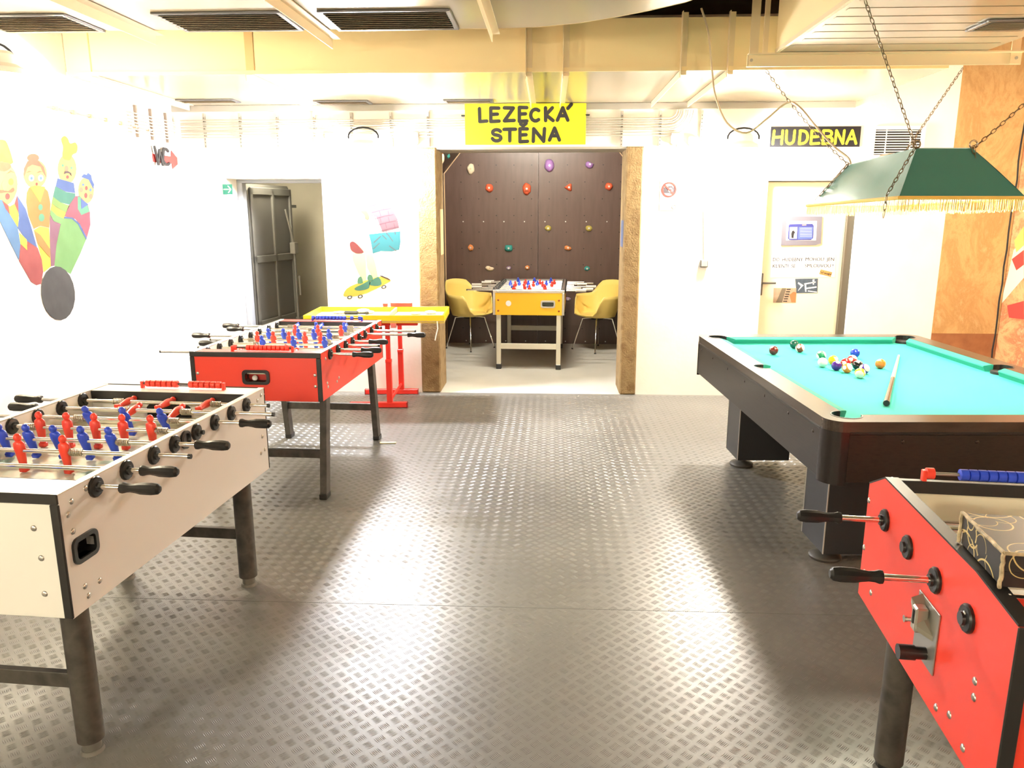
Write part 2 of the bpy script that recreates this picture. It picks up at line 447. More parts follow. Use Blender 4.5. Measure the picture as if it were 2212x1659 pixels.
# climbing room
CX0, CX1, CYB, CZ = -1.335, 0.93, 9.95, 3.15
struct('floor_climbing_room', MB().box(-1.9, 1.6, YB, CYB + .3, -.08, 0.0), M_floor2, label='pale grey painted floor of the climbing room', cat='floor')
struct('ceiling_climbing_room', MB().box(-1.9, 1.6, YB2, CYB + .3, CZ, CZ + .1), M_white, label='white ceiling of the climbing room', cat='ceiling')
struct('wall_climbing_room', MB().box(-1.9, -1.8, YB2, CYB + .3, -.08, CZ).box(1.5, 1.6, YB2, CYB + .3, -.08, CZ).box(-1.9, 1.6, CYB + .2, CYB + .3, -.08, CZ), M_white, label='white shell wall of the climbing room', cat='wall')
cw = thing('climbing_wall', 'dark brown plywood climbing wall filling the room behind the doorway', 'climbing wall', (0, CYB, 0))
def cwp(x): return x
mid = gy(1163, 420, CYB).x
for xa, xb in ((CX0, mid - .002), (mid + .002, CX1)):
    MB().box(xa, xb, 0, .018, 0, CZ).build('plywood_panel', M_climb, cw)
# side panels: upright below, leaning in above
for s, X in ((-1, CX0), (1, CX1)):
    zk = 2.15 if s < 0 else 2.31
    mb = MB(); mb.prism([(X, -2.2, 0), (X, 0, 0), (X, 0, zk), (X, -2.2, zk)], (s * .018, 0, 0)); mb.build('side_panel', M_climb, cw)
    top = X - s * (CZ - zk) * .82
    mb = MB(); mb.prism([(X, -2.2, zk), (X, 0, zk), (top, 0, CZ), (top, -2.2, CZ)], (s * .015, 0, .012)); mb.build('leaning_panel', M_climb, cw)
    mb = MB(); mb.tube([(X - s * .004, -.006, 0), (X - s * .004, -.006, zk), (top, -.006, CZ)], .009, 4); mb.build('raw_edge', M_ply, cw)
# bolt holes and screw heads
mb = MB()
for i in range(10):
    for j in range(12):
        x = -1.12 + i * .222; z = .2 + j * .205
        if abs(x - mid) < .03: continue
        mb.cyl((x, -.0012, z), (x, .001, z), .007, n=6)
o = mb.build('bolt_holes', M_blackm, cw); o['kind'] = 'stuff'
mb = MB()
for i in range(8):
    for z in (1.56, .03, 2.43):
        x = -1.1 + i * .26 + (.02 if z < 1 else 0)
        mb.cyl((x, -.0018, z), (x, .001, z), .008, n=6)
o = mb.build('screw_heads', M_alu, cw); o['kind'] = 'stuff'

# holds: (px, py, half w, half h in px, colour key, label, kind)
HC = {'cream': (.78, .66, .46), 'orange': (.62, .10, .035), 'purple': (.33, .17, .42), 'olive': (.42, .34, .07), 'teal': (.02, .20, .17), 'amber': (.62, .22, .06), 'lilac': (.30, .20, .30)}
def hold(px, py, hw, hh, col, label, shape='blob', plane=None, cut=0):
    c = gy(px, py, CYB) if plane is None else Vector(plane)
    a, b = hw * 9.95 / F, hh * 9.95 / F
    t = thing('climbing_hold', label, 'climbing hold', c, 0, 'climbing holds on the plywood wall')
    m = mat('hold_' + col, HC[col], .75, bump=.3, bscale=120)
    mb = MB(); n = 14; rings = 5; vs = []; fs = []
    rnd = random.Random(int(px * 7 + py))
    wob = [1 + rnd.uniform(-.10, .10) for _ in range(n)]
    for i in range(rings):
        f = i / (rings - 1); rr = math.cos(f * math.pi * .46) ** .7; dd = math.sin(f * math.pi * .5) * min(a, b) * .95
        for j in range(n):
            th = 2 * math.pi * j / n; wx, wz = math.cos(th), math.sin(th)
            if shape == 'tri': k = 1.0 / max(.5, math.cos(((th + math.pi / 3) % (2 * math.pi / 3)) - math.pi / 3)) * .72
            elif shape == 'box': k = min(1 / max(abs(wx), .01), 1 / max(abs(wz), .01)) * .85
            elif shape == 'horn': k = 1.0 - .55 * max(0, math.sin(th + .5)) ** 2
            else: k = 1.0
            k *= wob[j]
            vs.append((a * wx * rr * k, -dd, b * wz * rr * k))
    for i in range(rings - 1):
        for j in range(n): fs.append((i * n + j, i * n + (j + 1) % n, (i + 1) * n + (j + 1) % n, (i + 1) * n + j))
    fs.append(tuple(range((rings - 1) * n, rings * n))); fs.append(tuple(range(n)))
    mb.add(vs, fs); mb.build('grip', m, t, 50)
    dmax = min(a, b) * .95
    MB().cyl((0, -dmax * 1.02, 0), (0, -dmax * .9, 0), min(.012, a * .4), n=8).build('bolt', M_alu if col != 'cream' else M_ply, t)
    if cut:
        mb = MB(); mb.sphere((0, -dmax * .85, -b * .35), a * .55, 10, 6, (1, .35, .35)); mb.build('pocket_shade', mat('hold_dark_' + col, tuple(x * .35 for x in HC[col]), .8), t, 60)  # shade of the pocket, painted as a lump in darkened hold colour
    return t
hold(1017, 365, 8, 11, 'cream', 'cream oval climbing hold at the upper left of the plywood wall')
hold(1057, 406, 8, 9, 'orange', 'round orange climbing hold below the cream oval one, leftmost of the orange row')
hold(1138, 408, 9, 12, 'orange', 'large orange climbing hold with a finger pocket in the upper middle', cut=1)
hold(1187, 358, 11, 13, 'purple', 'large purple climbing hold at the top right of centre')
hold(1274, 355, 9, 8, 'purple', 'small curved purple climbing hold at the top right', 'horn')
hold(1229, 405, 8, 8, 'orange', 'triangular orange climbing hold right of the panel joint', 'tri')
hold(1315, 403, 8, 8, 'orange', 'round orange climbing hold furthest right in the orange row')
hold(1184, 493, 7, 6, 'olive', 'olive climbing hold left of the two in the middle of the wall')
hold(1272, 493, 7, 6, 'olive', 'olive climbing hold right of the two in the middle of the wall')
hold(1017, 535, 6, 7, 'amber', 'amber climbing hold at the lower left of the wall, left of the teal block')
hold(1099, 536, 10, 8, 'teal', 'blocky teal climbing hold in the lower middle left', 'box')
hold(1227, 535, 8, 6, 'amber', 'pointed amber climbing hold in the lower right half', 'horn')
hold(1058, 579, 10, 6, 'cream', 'horn-shaped cream climbing hold above the left chair', 'horn')
hold(1099, 579, 5, 4, 'lilac', 'tiny lilac climbing hold under the teal block')
hold(1139, 578, 5, 5, 'amber', 'tiny amber climbing hold above the yellow football table')
hold(1268, 580, 6, 5, 'teal', 'small teal climbing hold above the right chair')
hold(1227, 646, 6, 4, 'lilac', 'grey lilac climbing hold half hidden right of the yellow football table')
hold(1246, 300, 8, 7, 'cream', 'cream climbing hold hidden up behind the lintel') if False else None
for (px, py, Y, col, hw, hh, lab) in ((957, 328, 8.6, 'orange', 9, 7, 'orange climbing hold in the top left corner of the doorway'), (963, 341, 8.9, 'cream', 9, 11, 'large cream climbing hold in the top left corner of the doorway'), (970, 337, 9.3, 'teal', 6, 5, 'teal climbing hold in the top left corner of the doorway'), (1336, 341, 9.2, 'teal', 7, 9, 'teal climbing hold in the top right corner of the doorway'), (1338, 330, 8.9, 'purple', 6, 5, 'pink purple climbing hold in the top right corner of the doorway')):
    p = gy(px, py, Y)
    s = -1 if px < 1100 else 1
    X = CX0 if s < 0 else CX1; zk = 2.15 if s < 0 else 2.31
    # slide the hold onto its leaning or upright side panel along the sight line
    for it in range(60):
        q = gy(px, py, Y); Xp = X - s * max(0, q.z - zk) * .82
        if (q.x - Xp) * s > 0: Y -= .02
        else: break
    q = gy(px, py, Y)
    t = hold(px, py, hw, hh, col, lab, plane=(Xp if True else 0, Y, q.z)); t.rotation_euler = (0, 0, -s * math.pi / 2)
hold(966, 586, 4, 4, 'teal', 'tiny teal climbing hold low on the left side panel', plane=(CX0, 9.6, .72)).rotation_euler = (0, 0, math.pi / 2)

# ================================================================== DOORS
d1 = thing('door_1', 'open grey steel bunker door folded back into the corridor', 'door', (-2.90, YB2 - .01, 0), 0, kind='structure')
ang = math.atan2(.80, .135)
leaf = thing('tmp', None, None)
bpy.data.objects.remove(leaf)
def doorpart(mb, name, m, parent=d1):
    Mx = Matrix.Rotation(ang, 4, 'Z')
    mb.v = [tuple(Mx @ Vector(p)) for p in mb.v]
    return mb.build(name, m, parent)
# local leaf frame: x along the leaf from the hinge, -y faces the room
LW, LH = .84, 1.94
leafo = doorpart(MB().prism([(0, 0, .02), (LW, 0, .02), (LW, 0, LH - .06), (LW - .06, 0, LH), (.06, 0, LH), (0, 0, LH - .06)], (0, .05, 0)), 'door_leaf', M_steel)
for za, zb in ((.10, .52), (.62, 1.16), (1.26, 1.82)):
    for xa, xb in ((.08, .42), (.46, .78)):
        doorpart(MB().box(xa, xb, -.004, 0, za, zb), 'recessed_panel', mat('dark_steel_panel', (.125, .12, .105), .4))
for za in (.04, .54, 1.18, 1.84):
    doorpart(MB().box(.02, LW - .02, -.022, 0, za, za + .07, .004), 'cross_rib', M_steel)
for xa in (.02, .42, .78):
    doorpart(MB().box(xa, xa + .04, -.022, 0, .04, 1.9, .004), 'upright_rib', M_steel)
doorpart(MB().cyl((.76, -.05, .35), (.76, -.05, 1.35), .014, n=8), 'lock_rod', M_steel)
mb = MB(); mb.cyl((.76, -.055, 1.32), (.60, -.06, 1.70), .011, n=8); mb.box(.72, .80, -.08, -.02, 1.24, 1.36, .005); doorpart(mb, 'lever', mat('worn_steel', (.32, .30, .25), .4, .5))
mb = MB(); mb.tube([(.80, -.02, .80), (.80, -.07, .80), (.80, -.07, 1.0), (.80, -.02, 1.0)], .010, 8); doorpart(mb, 'pull_handle', mat('worn_steel', (.32, .30, .25), .4, .5))
doorpart(MB().box(.76, .86, -.07, 0, .42, .56, .008), 'latch_block', M_steel)
doorpart(MB().box(LW - .02, LW + .08, -.02, 0, 1.72, 1.75), 'latch_tongue', M_steel)
f1 = MB(); f1.box(D1L, D1L + .05, YB2 - .16, YB2 - .06, 0, D1T - .02, .004); f1.box(D1L, D1R, YB2 - .16, YB2 - .06, D1T - .03, D1T, .004)
struct('trim_5', f1, M_steelframe, label='blue grey steel frame around the left doorway', cat='door frame')

d2 = thing('door_2', 'closed cream door of the music room with notices on it', 'door', (D2L, YB, 0), 0, kind='structure')
MB().box(.05, D2R - D2L - .02, .07, .11, .01, D2T - .05, .003).build('door_leaf', M_cream, d2)
MB().box(-.03, .05, -.02, .10, 0, D2T - .046, .004).build('frame_post', M_white, d2)
MB().box(-.03, D2R - D2L + .05, -.02, .10, D2T - .045, D2T + .035, .004).build('frame_head', M_white, d2)
MB().box(D2R - D2L - .02, D2R - D2L + .045, .03, .12, 0, D2T - .045).build('dark_strip', mat('dark_strip', (.10, .085, .06), .7), d2)  # dark brown upright strip at the right edge of the leaf
MB().box(.05, D2R - D2L + .04, .13, .14, 0, D2T).build('door_backing', M_blackm, d2)
h2 = MB().box(.065, .085, .055, .072, .93, 1.13, .003).build('handle_plate', mat('grey_handle', (.16, .15, .14), .35, .8), d2)
MB().cyl((.075, .07, 1.045), (.075, .02, 1.045), .009, n=8).cyl((.072, .022, 1.045), (.19, .022, 1.045), .009, n=8).build('lever', mat('grey_handle', (.16, .15, .14), .35, .8), h2)

# ================================================================== DUCTS
ZB = 2.600
def grille(parent, x0, x1, y0, y1, z, n=6, along='x'):
    g = MB(); b = .028
    g.box(x0, x1, y0, y0 + b, z - .012, z, .003); g.box(x0, x1, y1 - b, y1, z - .012, z, .003)
    g.box(x0, x0 + b, y0 + b, y1 - b, z - .012, z, .003); g.box(x1 - b, x1, y0 + b, y1 - b, z - .012, z, .003)
    fr = g.build('vent_frame', mat('vent_frame_metal', (.16, .16, .17), .3, .5), parent)
    MB().box(x0 + b, x1 - b, y0 + b, y1 - b, z - .002, z).build('vent_opening', M_bracketgrey, fr)
    for k in range(n):
        y = y0 + b + (y1 - y0 - 2 * b) * (k + .5) / n; hwid = (y1 - y0 - 2 * b) / n * .46
        mb = MB(); mb.prism([(x0 + b, y - hwid, z - .016), (x0 + b, y + hwid, z - .003), (x0 + b, y + hwid, z - .0045), (x0 + b, y - hwid, z - .0175)], (x1 - x0 - 2 * b, 0, 0))
        mb.build('slat', M_slat, fr)
def angle_iron(parent, p0, p1, w=.045, up=(0, 0, 1), side=(1, 0, 0), name='angle_iron'):
    """L profile from p0 to p1"""
    p0, p1, up, side = Vector(p0), Vector(p1), Vector(up), Vector(side)
    t = .005; mb = MB()
    prof = [(0, 0), (w, 0), (w, t), (t, t), (t, w), (0, w)]
    mb.prism([p0 + side * a + up * b for a, b in prof], p1 - p0)
    return mb.build(name, M_iron, parent)

bd = thing('ventilation_duct', 'long cream ventilation duct running along the back wall', 'duct', (0, 0, 0))
YD = 5.55
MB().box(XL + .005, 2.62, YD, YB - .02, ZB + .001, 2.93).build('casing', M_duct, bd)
MB().box(XL + .01, 2.62, YD + .004, YB - .02, ZB - .002, ZB + .001).build('bottom_sheet', M_ductshade, bd)
MB().box(XL + .005, 2.62, YD - .012, YD, ZB - .004, ZB + .022).build('lower_flange', M_duct, bd)
for x in (-3.2, -2.10, -.175, .076, .86, 1.17):
    angle_iron(bd, (x, YD - .02, ZB - .004), (x, YB - .05, ZB - .004), up=(0, 0, -1))
    if x > -.5:
        angle_iron(bd, (x, YD - .002, ZB - .03), (x, YD - .002, 2.96), up=(0, -1, 0))
    else:
        MB().box(x, x + .008 + (.05 if x > -2.5 else 0), YD - .006, YD, ZB, 2.93).build('duct_joint', mat('duct_joint', (.62, .43, .20), .45), bd)
grille(bd, -3.16, -2.66, 6.68, 6.86, ZB - .002, 3); grille(bd, -2.02, -1.55, 6.80, 7.0, ZB - .002, 3); grille(bd, -.91, -.49, 6.80, 6.98, ZB - .002, 3)

ZU = 2.75
ud = thing('ventilation_duct', 'wide cream duct with three grilles overhead at the left', 'duct', (0, 0, 0))
edge = [(-.34, 4.988), (-.089, 4.96), (.157, 4.873), (.362, 4.742), (.53, 4.61), (.703, 4.444), (.85, 4.20), (.93, 3.9)]
out = [(XL + .005, 1.2), (XL + .005, 4.90), (-2.8, 4.92)] + edge + [(.96, 1.2)]
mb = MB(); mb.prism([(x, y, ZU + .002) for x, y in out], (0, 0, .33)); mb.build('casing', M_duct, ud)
mb = MB(); mb.prism([(x, y, ZU) for x, y in out], (0, 0, .002)); mb.build('bottom_sheet', M_ductshade, ud)
for i in range(len(edge) - 1): pass
mb = MB(); mb.tube([(x, y, ZU + .006) for x, y in [(-2.8, 4.92)] + edge], .008, 5); mb.build('rolled_edge', M_duct, ud)
for x0, x1, y0, y1 in ((-2.225, -1.495, 4.50, 4.94), (-1.29, -.555, 4.50, 4.955), (-3.33, -2.715, 4.50, 4.92)): grille(ud, x0, x1, y0, y1, ZU - .001, 9)
angle_iron(ud, (-1.455, 2.0, ZU - .003), (-1.40, 5.20, ZU - .003), w=.06, up=(0, 0, -1))
angle_iron(ud, (-2.50, 2.0, ZU - .003), (-2.47, 5.04, ZU - .003), w=.06, up=(0, 0, -1))
angle_iron(ud, (-.385, 2.0, ZU - .003), (-.37, 5.10, ZU - .003), w=.05, up=(0, 0, -1))

rd = thing('ventilation_duct', 'cream duct coming forward above the pool table at the right', 'duct', (0, 0, 0))
YQ = 5.25; ZR = 2.648
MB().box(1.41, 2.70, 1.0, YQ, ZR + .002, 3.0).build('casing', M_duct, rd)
MB().box(1.41, 2.70, 1.0, YQ, ZR, ZR + .002).build('bottom_sheet', M_ductshade, rd)
MB().box(1.405, 1.425, 1.0, YQ, ZR - .004, ZR + .02).build('lower_flange', M_iron, rd)
for k in range(7):
    y = 4.0 + k * .17
    MB().box(1.46, 2.66, y, y + .04, ZR - .0022, ZR, .0021).build('stiffening_bead', M_ductshade, rd)
gp = gz(2176, 52, ZR)
grille(rd, gp.x - .16, gp.x + .14, gp.y - .12, gp.y + .12, ZR - .001, 7)
bm_ = thing('support_beam', 'cream angle-iron beam the lamp chains hang from', 'beam', (0, YQ + .03, 0))
MB().box(1.24, 2.93, -.008, 0, ZR - .078, ZR - .002).build('web', M_iron, bm_)
MB().box(1.24, 2.93, -.05, 0, ZR - .010, ZR - .002).build('flange', M_iron, bm_)
for x in (1.25, 2.86): MB().box(x, x + .055, -.014, -.008, ZR - .075, ZC).build('hanger', M_iron, bm_)
MB().box(1.345, 1.375, .03, .05, ZR - .05, ZC).build('hanger', M_iron, bm_)
for x in (1.265, 2.895): MB().cyl((x, -.018, ZR - .04), (x, -.014, ZR - .04), .010, n=8).build('bolt', M_rail, bm_)

# ================================================================== CABLES ON THE WALLS
cr = thing('cable_run', 'white cables clipped to rails along the top of the back wall', 'cables', (0, YB, 0))
for k in range(8):
    z = 2.325 + k * .020 + (k % 3) * .003
    pts = [(-3.3, -.03, z)]
    for i in range(1, 12): pts.append((-3.3 + i * .375, -.03, z + random.uniform(-.004, .004)))
    rr = 2.535 - z
    cx_, zc = 1.02, z
    for a in range(0, 91, 15): pts.append((cx_ + rr * math.sin(R(a)), -.03, z + rr * (1 - math.cos(R(a)))))
    mb = MB(); mb.tube(pts, .0055, 5); mb.build('cable', M_wcable, cr, 60)
for px in (443, 520, 600, 680, 760, 845, 925, 1343, 1426, 1515):
    x = gy(px, 270).x
    MB().box(x - .010, x + .010, -.022, 0, 2.235, 2.53).build('rail', M_rail, cr)
    mb = MB()
    for k in range(9): mb.cyl((x, -.0235, 2.25 + k * .03), (x, -.022, 2.25 + k * .03), .004, n=6)
    mb.build('rail_holes', M_blackm, cr)['kind'] = 'stuff'
c2 = thing('cable_run', 'foreshortened cable rails on the left wall beside the corner', 'cables', (XL, 0, 0))
for y in (6.42, 6.66, 6.92):
    MB().box(0, .022, y - .01, y + .01, 2.27, 2.52).build('rail', mat('dark_rail', (.22, .17, .13), .5), c2)
for k in range(7):
    mb = MB(); mb.tube([(.03, 6.3, 2.30 + k * .025), (.03, 7.04, 2.30 + k * .025)], .0055, 5); mb.build('cable', M_wcable, c2)
con = thing('wall_conduit', 'thin clipped conduit rising along the left wall', 'conduit', (XL, 0, 0))
pa, pb = gx(95, 229), gx(330, 283)
mb = MB(); mb.tube([(.012, pa.y, pa.z), (.012, pb.y, pb.z)], .008, 6); mb.build('pipe', M_rail, con)
for k in range(7):
    p = pa.lerp(pb, (k + .5) / 7); MB().box(0, .026, p.y - .012, p.y + .012, p.z - .014, p.z + .014).build('clip', mat('tan_clip', (.45, .33, .2), .6), con)
def jbox(px, py, w_, h_, label):
    p = gy(px, py) - Vector((0, 0, .045)); o = MB().box(-w_ / 2, w_ / 2, -.05, 0, -h_ / 2, h_ / 2, .008).build('junction_box', M_white, None, loc=p)
    MB().box(-w_ * .36, w_ * .36, -.054, -.05, -h_ * .36, h_ * .36, .002).build('lid', M_white, o)
    MB().cyl((0, -.02, -h_ / 2 - .025), (0, -.02, -h_ / 2), .012, n=8).build('gland', M_rail, o)
    tag(o, label, 'junction box')
jbox(1462, 288, .10, .09, 'white junction box under the cables between lamp and doorway')
jbox(1497, 292, .08, .07, 'small white junction box beside the bigger one under the cables')
jbox(893, 288, .09, .10, 'white junction box under the cables left of the yellow sign')
jbox(715, 287, .09, .09, 'white junction box under the cables left of the wall lamp')
sw = thing('light_switch', 'small white light switch on the white wall right of the doorway', 'switch', gy(1520, 569))
MB().box(-.034, .034, -.03, 0, -.034, .034, .004).build('switch_box', mat('grey_switch', (.12, .115, .10), .5), sw)
MB().box(-.026, .026, -.036, -.03, -.026, .028, .002).build('rocker', mat('cream_rocker', (.40, .38, .33), .4), sw)
p0 = gy(1519, 556); p1 = gy(1519, 440)
mb = MB(); mb.tube([(0, -.006, .034), (p1.x - p0.x, -.006, p1.z - p0.z)], .005, 5); mb.build('wire', M_wcable, sw)

# ================================================================== SIGNS AND NOTICES
def sheet(name, label, cat, fr, w_, h_, m, th=.003, off=0.0, parent=None):
    mb = MB(); mb.prism([fr.p(0, 0, off), fr.p(w_, 0, off), fr.p(w_, h_, off), fr.p(0, h_, off)], fr.n * th)
    o = mb.build(name, m, parent)
    if label: tag(o, label, cat)
    return o
# yellow climbing sign
a, b = gy(1006, 314), gy(1266, 224)
yf = YB - .04
sg = thing('sign', 'yellow hand-lettered sign LEZECKÁ STĚNA above the climbing doorway', 'sign', (a.x, yf, a.z))
W_, H_ = b.x - a.x, b.z - a.z
MB().box(0, W_, 0, .006, 0, H_).build('board', M_signyel, sg)
f0 = Fr((0, 0, 0), (1, 0, 0), (0, 0, 1), (0, -1, 0))
def sgp(cx, cy): return ((cx - 890) / (1648 - 890) * W_, H_ - (cy - 655) / (917 - 655) * H_)
lines = []
def gl(ch, x0, x1, yt, yb, rot=0):
    (xa, za), (xb, zb) = sgp(x0, yb), sgp(x1, yt)
    wid = {'L': .62, 'E': .62, 'Z': .68, 'C': .76, 'K': .62, 'A': .72, 'S': .66, 'T': .72, 'N': .64}[ch]
    lines.extend(put(GLY[ch], xa, za, (xb - xa) / wid, zb - za, rot))
for ch, x0, x1, yt, yb in (('L', 982, 1028, 686, 768), ('E', 1053, 1105, 682, 768), ('Z', 1138, 1200, 682, 766), ('E', 1232, 1280, 680, 768), ('C', 1303, 1358, 692, 766), ('K', 1395, 1443, 684, 764), ('A', 1470, 1535, 684, 762),
                           ('S', 1058, 1118, 820, 892), ('T', 1136, 1208, 818, 892), ('E', 1236, 1284, 815, 898), ('N', 1320, 1390, 815, 896), ('A', 1422, 1484, 812, 888)):
    gl(ch, x0, x1, yt, yb)
lines.append([sgp(1535, 688), sgp(1556, 662)])
lines.append([sgp(1240, 784), sgp(1256, 797), sgp(1275, 780)])
mb = MB(); strokes(mb, f0, lines, .030, .0, .0015); mb.build('lettering', M_ink, sg)
for (x, z) in ((-.012, H_ * .72), (W_ + .012, H_ * .72)):
    MB().box(x - .02, x + .02, .0, .04, z - .004, z + .004).build('fixing_wire', M_blackm, sg)
# music room sign
a, b = gy(1662, 318), gy(1860, 273)
sg = thing('sign', 'black sign with yellow brush letters HUDEBNA above the cream door', 'sign', (a.x, YB - .001, a.z))
W_, H_ = b.x - a.x, b.z - a.z
MB().box(0, W_, -.006, 0, 0, H_).build('board', M_signblack, sg)
lines = []
f1_ = Fr((0, -.006, 0), (1, 0, 0), (0, 0, 1), (0, -1, 0))
xs = [(.02, .145), (.165, .275), (.315, .425), (.445, .555), (.575, .70), (.715, .825), (.84, .965)]
for ch, (x0, x1) in zip('HUDEBNA', xs):
    wid = {'H': .62, 'U': .62, 'D': .64, 'E': .62, 'B': .6, 'N': .64, 'A': .72}[ch]
    lines += put(GLY[ch], (x0 + .012) * W_, H_ * .16, (x1 - x0 - .02) * W_ / wid, H_ * .64)
mb = MB(); strokes(mb, f1_, lines, .021, 0, .0015); mb.build('lettering', M_signtext, sg)
# WC with arrow, cut-out letters standing off the left wall
ca = gx(355, 342)
wc = thing('sign', 'black cut-out letters WC with a red arrow on the left wall', 'sign', (XL, ca.y, ca.z))
def wl(px, py, c=0.0):
    p = gx(px, py); return Vector((c, p.y - ca.y, p.z - ca.z))
mb = MB(); mb.prism([wl(328, 332, .003), wl(368, 338, .003), wl(369, 325, .003), wl(388, 350, .003), wl(372, 365, .003), wl(370, 354, .003), wl(330, 350, .003)], (.004, 0, 0)); mb.build('arrow', M_signred, wc)
fw = Fr((0, 0, 0), (0, 1, 0), (0, 0, 1), (1, 0, 0))
lines = []
for ch, pa_, pb_ in (('W', (331, 354), (347, 321)), ('C', (346, 355), (359, 323))):
    A_, B_ = wl(*pa_), wl(*pb_); wid = .85 if ch == 'W' else .84
    lines += put(GLY[ch], A_.y, A_.z, (B_.y - A_.y) / wid, B_.z - A_.z)
mb = MB(); strokes(mb, fw, lines, .024, .02, .032); mb.build('letters', M_ink, wc)
# green escape route arrow
a, b = gy(487, 420), gy(506, 398)
sg = thing('sign', 'small green escape sign with a white arrow beside the steel door', 'sign', (a.x - .02, YB - .001, a.z))
W_, H_ = b.x - a.x, b.z - a.z
MB().box(0, W_, -.004, 0, 0, H_).build('plate', M_exit, sg)
mb = MB(); strokes(mb, Fr((0, -.004, 0), (1, 0, 0), (0, 0, 1), (0, -1, 0)), [[(W_ * .12, H_ * .5), (W_ * .82, H_ * .5)], [(W_ * .58, H_ * .82), (W_ * .86, H_ * .5), (W_ * .58, H_ * .18)]], .0085, 0, .001); mb.build('arrow', M_white, sg)
# no cameras notice
a, b = gy(1424, 455), gy(1467, 390)
sg = thing('notice', 'white no-photography notice with a red crossed circle on the wall', 'notice', (a.x, YB - .001, a.z))
W_, H_ = b.x - a.x, b.z - a.z
MB().box(0, W_, -.002, 0, 0, H_).build('sheet', mat('notice_paper', (.46, .45, .43), .7), sg)
fN = Fr((0, -.002, 0), (1, 0, 0), (0, 0, 1), (0, -1, 0))
cxn, czn, rn = W_ * .48, H_ * .70, W_ * .36
mb = MB(); strokes(mb, fN, [arc(cxn, czn, rn, rn, 0, 360, 28), [(cxn - rn * .68, czn + rn * .68), (cxn + rn * .68, czn - rn * .68)]], .014, .001, .002); mb.build('crossed_circle', M_signred, sg)
mb = MB(); mb.box(cxn - .05, cxn + .055, -.003, -.002, czn - .030, czn + .020); mb.box(cxn - .01, cxn + .03, -.003, -.002, czn + .02, czn + .032); mb.build('camera_symbol', mat('grey_print', (.05, .045, .055), .7), sg)
mb = MB(); strokes(mb, fN, [arc(cxn + .012, czn - .005, .016, .016, 0, 360, 12)], .006, .001, .0016); mb.build('lens_symbol', M_paper, sg)
mb = MB(); strokes(mb, fN, [arc(W_ * .78, H_ * .12, .018, .018, 0, 360, 12)], .004, .0, .001); mb.build('stamp', mat('grey_print2', (.1, .095, .095), .7), sg)
# papers on the music room door (door leaf front at YB+.07)
yl = YB + .07
def onleaf(px, py): return gy(px, py, yl)
def leafquad(name, label, cat, q, m, off=.0008, th=.0008, parent=None, org=None):
    P = [onleaf(x, y) for x, y in q]
    o0 = P[0] if org is None else org
    mb = MB(); mb.prism([Vector((p.x - o0.x, -off, p.z - o0.z)) for p in P], (0, -th, 0))
    o = mb.build(name, m, parent)
    if parent is None: o.location = (o0.x, yl, o0.z)
    if label: tag(o, label, cat)
    return o, o0
def cc(c, x, y): return (1640 + x / 7.211, 450 + y / 7.213)
def Q(*pts): return [cc(0, x, y) for x, y in pts]
fp, fo = leafquad('framed_poster', 'blue and white card in a silver frame taped to the cream door', 'poster', Q((335, 578), (880, 572), (955, 550), (978, 125), (360, 125)), mat('silver_grey_frame', (.15, .145, .18), .4), th=.006)
leafquad('white_mount', None, None, Q((415, 500), (880, 498), (895, 198), (428, 198)), M_paper, .0068, .001, fp, fo)
leafquad('blue_card', None, None, Q((442, 470), (470, 495), (800, 492), (835, 465), (845, 270), (825, 242), (470, 245), (455, 265)), mat('blue_print', (.035, .04, .20), .5), .0080, .0008, fp, fo)
leafquad('photo_field', None, None, Q((465, 475), (580, 473), (590, 292), (470, 296)), M_paper, .0090, .0006, fp, fo)
leafquad('light_blue_field', None, None, Q((598, 480), (820, 475), (832, 290), (610, 290)), mat('light_blue_print', (.08, .12, .42), .5), .0090, .0006, fp, fo)
leafquad('dark_figure', None, None, Q((495, 460), (528, 465), (538, 395), (555, 380), (535, 345), (508, 350), (492, 395)), M_ink, .0098, .0004, fp, fo)
leafquad('orange_mark', None, None, Q((665, 268), (728, 266), (728, 250), (665, 252)), mat('orange_print', (.7, .35, .2), .6), .0090, .0004, fp, fo)
for k in range(6):
    y = 310 + k * 25
    leafquad('text_line', None, None, Q((632, y + 4), (815, y + 2), (815, y - 3), (632, y - 1)), mat('pale_print', (.5, .55, .85), .6), .0098, .0003, fp, fo)
nt_, no = leafquad('notice', 'white notice DO HUDEBNY MOHOU JEN KLIENTI SE SMLOUVOU on the cream door', 'notice', Q((175, 1080), (1175, 1072), (1190, 708), (192, 728)), M_paper)
def doortext(body, x, y, hpx, name, x1=None):
    p = onleaf(*cc(0, x, y)); fr = Fr((p.x - no.x, 0, p.z - no.z), (1, 0, 0), (0, 0, 1), (0, -1, 0))
    size = hpx / 7.213 * YB / F / .70
    me = text_mesh(body, size, M_inkbrown, name, fr, 0, 0, .0019, 1.0, 0.0)
    if x1 is not None:
        q = onleaf(*cc(0, x1, y)); w0 = max(v.co.x for v in me.vertices) - (p.x - no.x); k = (q.x - p.x) / w0
        for v in me.vertices: v.co.x = (p.x - no.x) + (v.co.x - (p.x - no.x)) * k
    link(name, me, nt_)
    link(name, me, nt_, (.0011, 0, .0003))      # second pass: bold print
doortext('DO  HUDEBNY', 205, 822, 52, 'lettering', 678); doortext('MOHOU  JEN', 712, 818, 52, 'lettering', 1162)
doortext('KLIENTI  SE', 203, 924, 52, 'lettering', 560); doortext('SMLOUVOU !', 706, 920, 52, 'lettering', 1150)
st, so = leafquad('sticky_note', 'small orange handwritten note stuck on the white door notice', 'note', Q((932, 1022), (1112, 1068), (1138, 995), (958, 950)), mat('orange_note', (.42, .24, .07), .7), .0022)
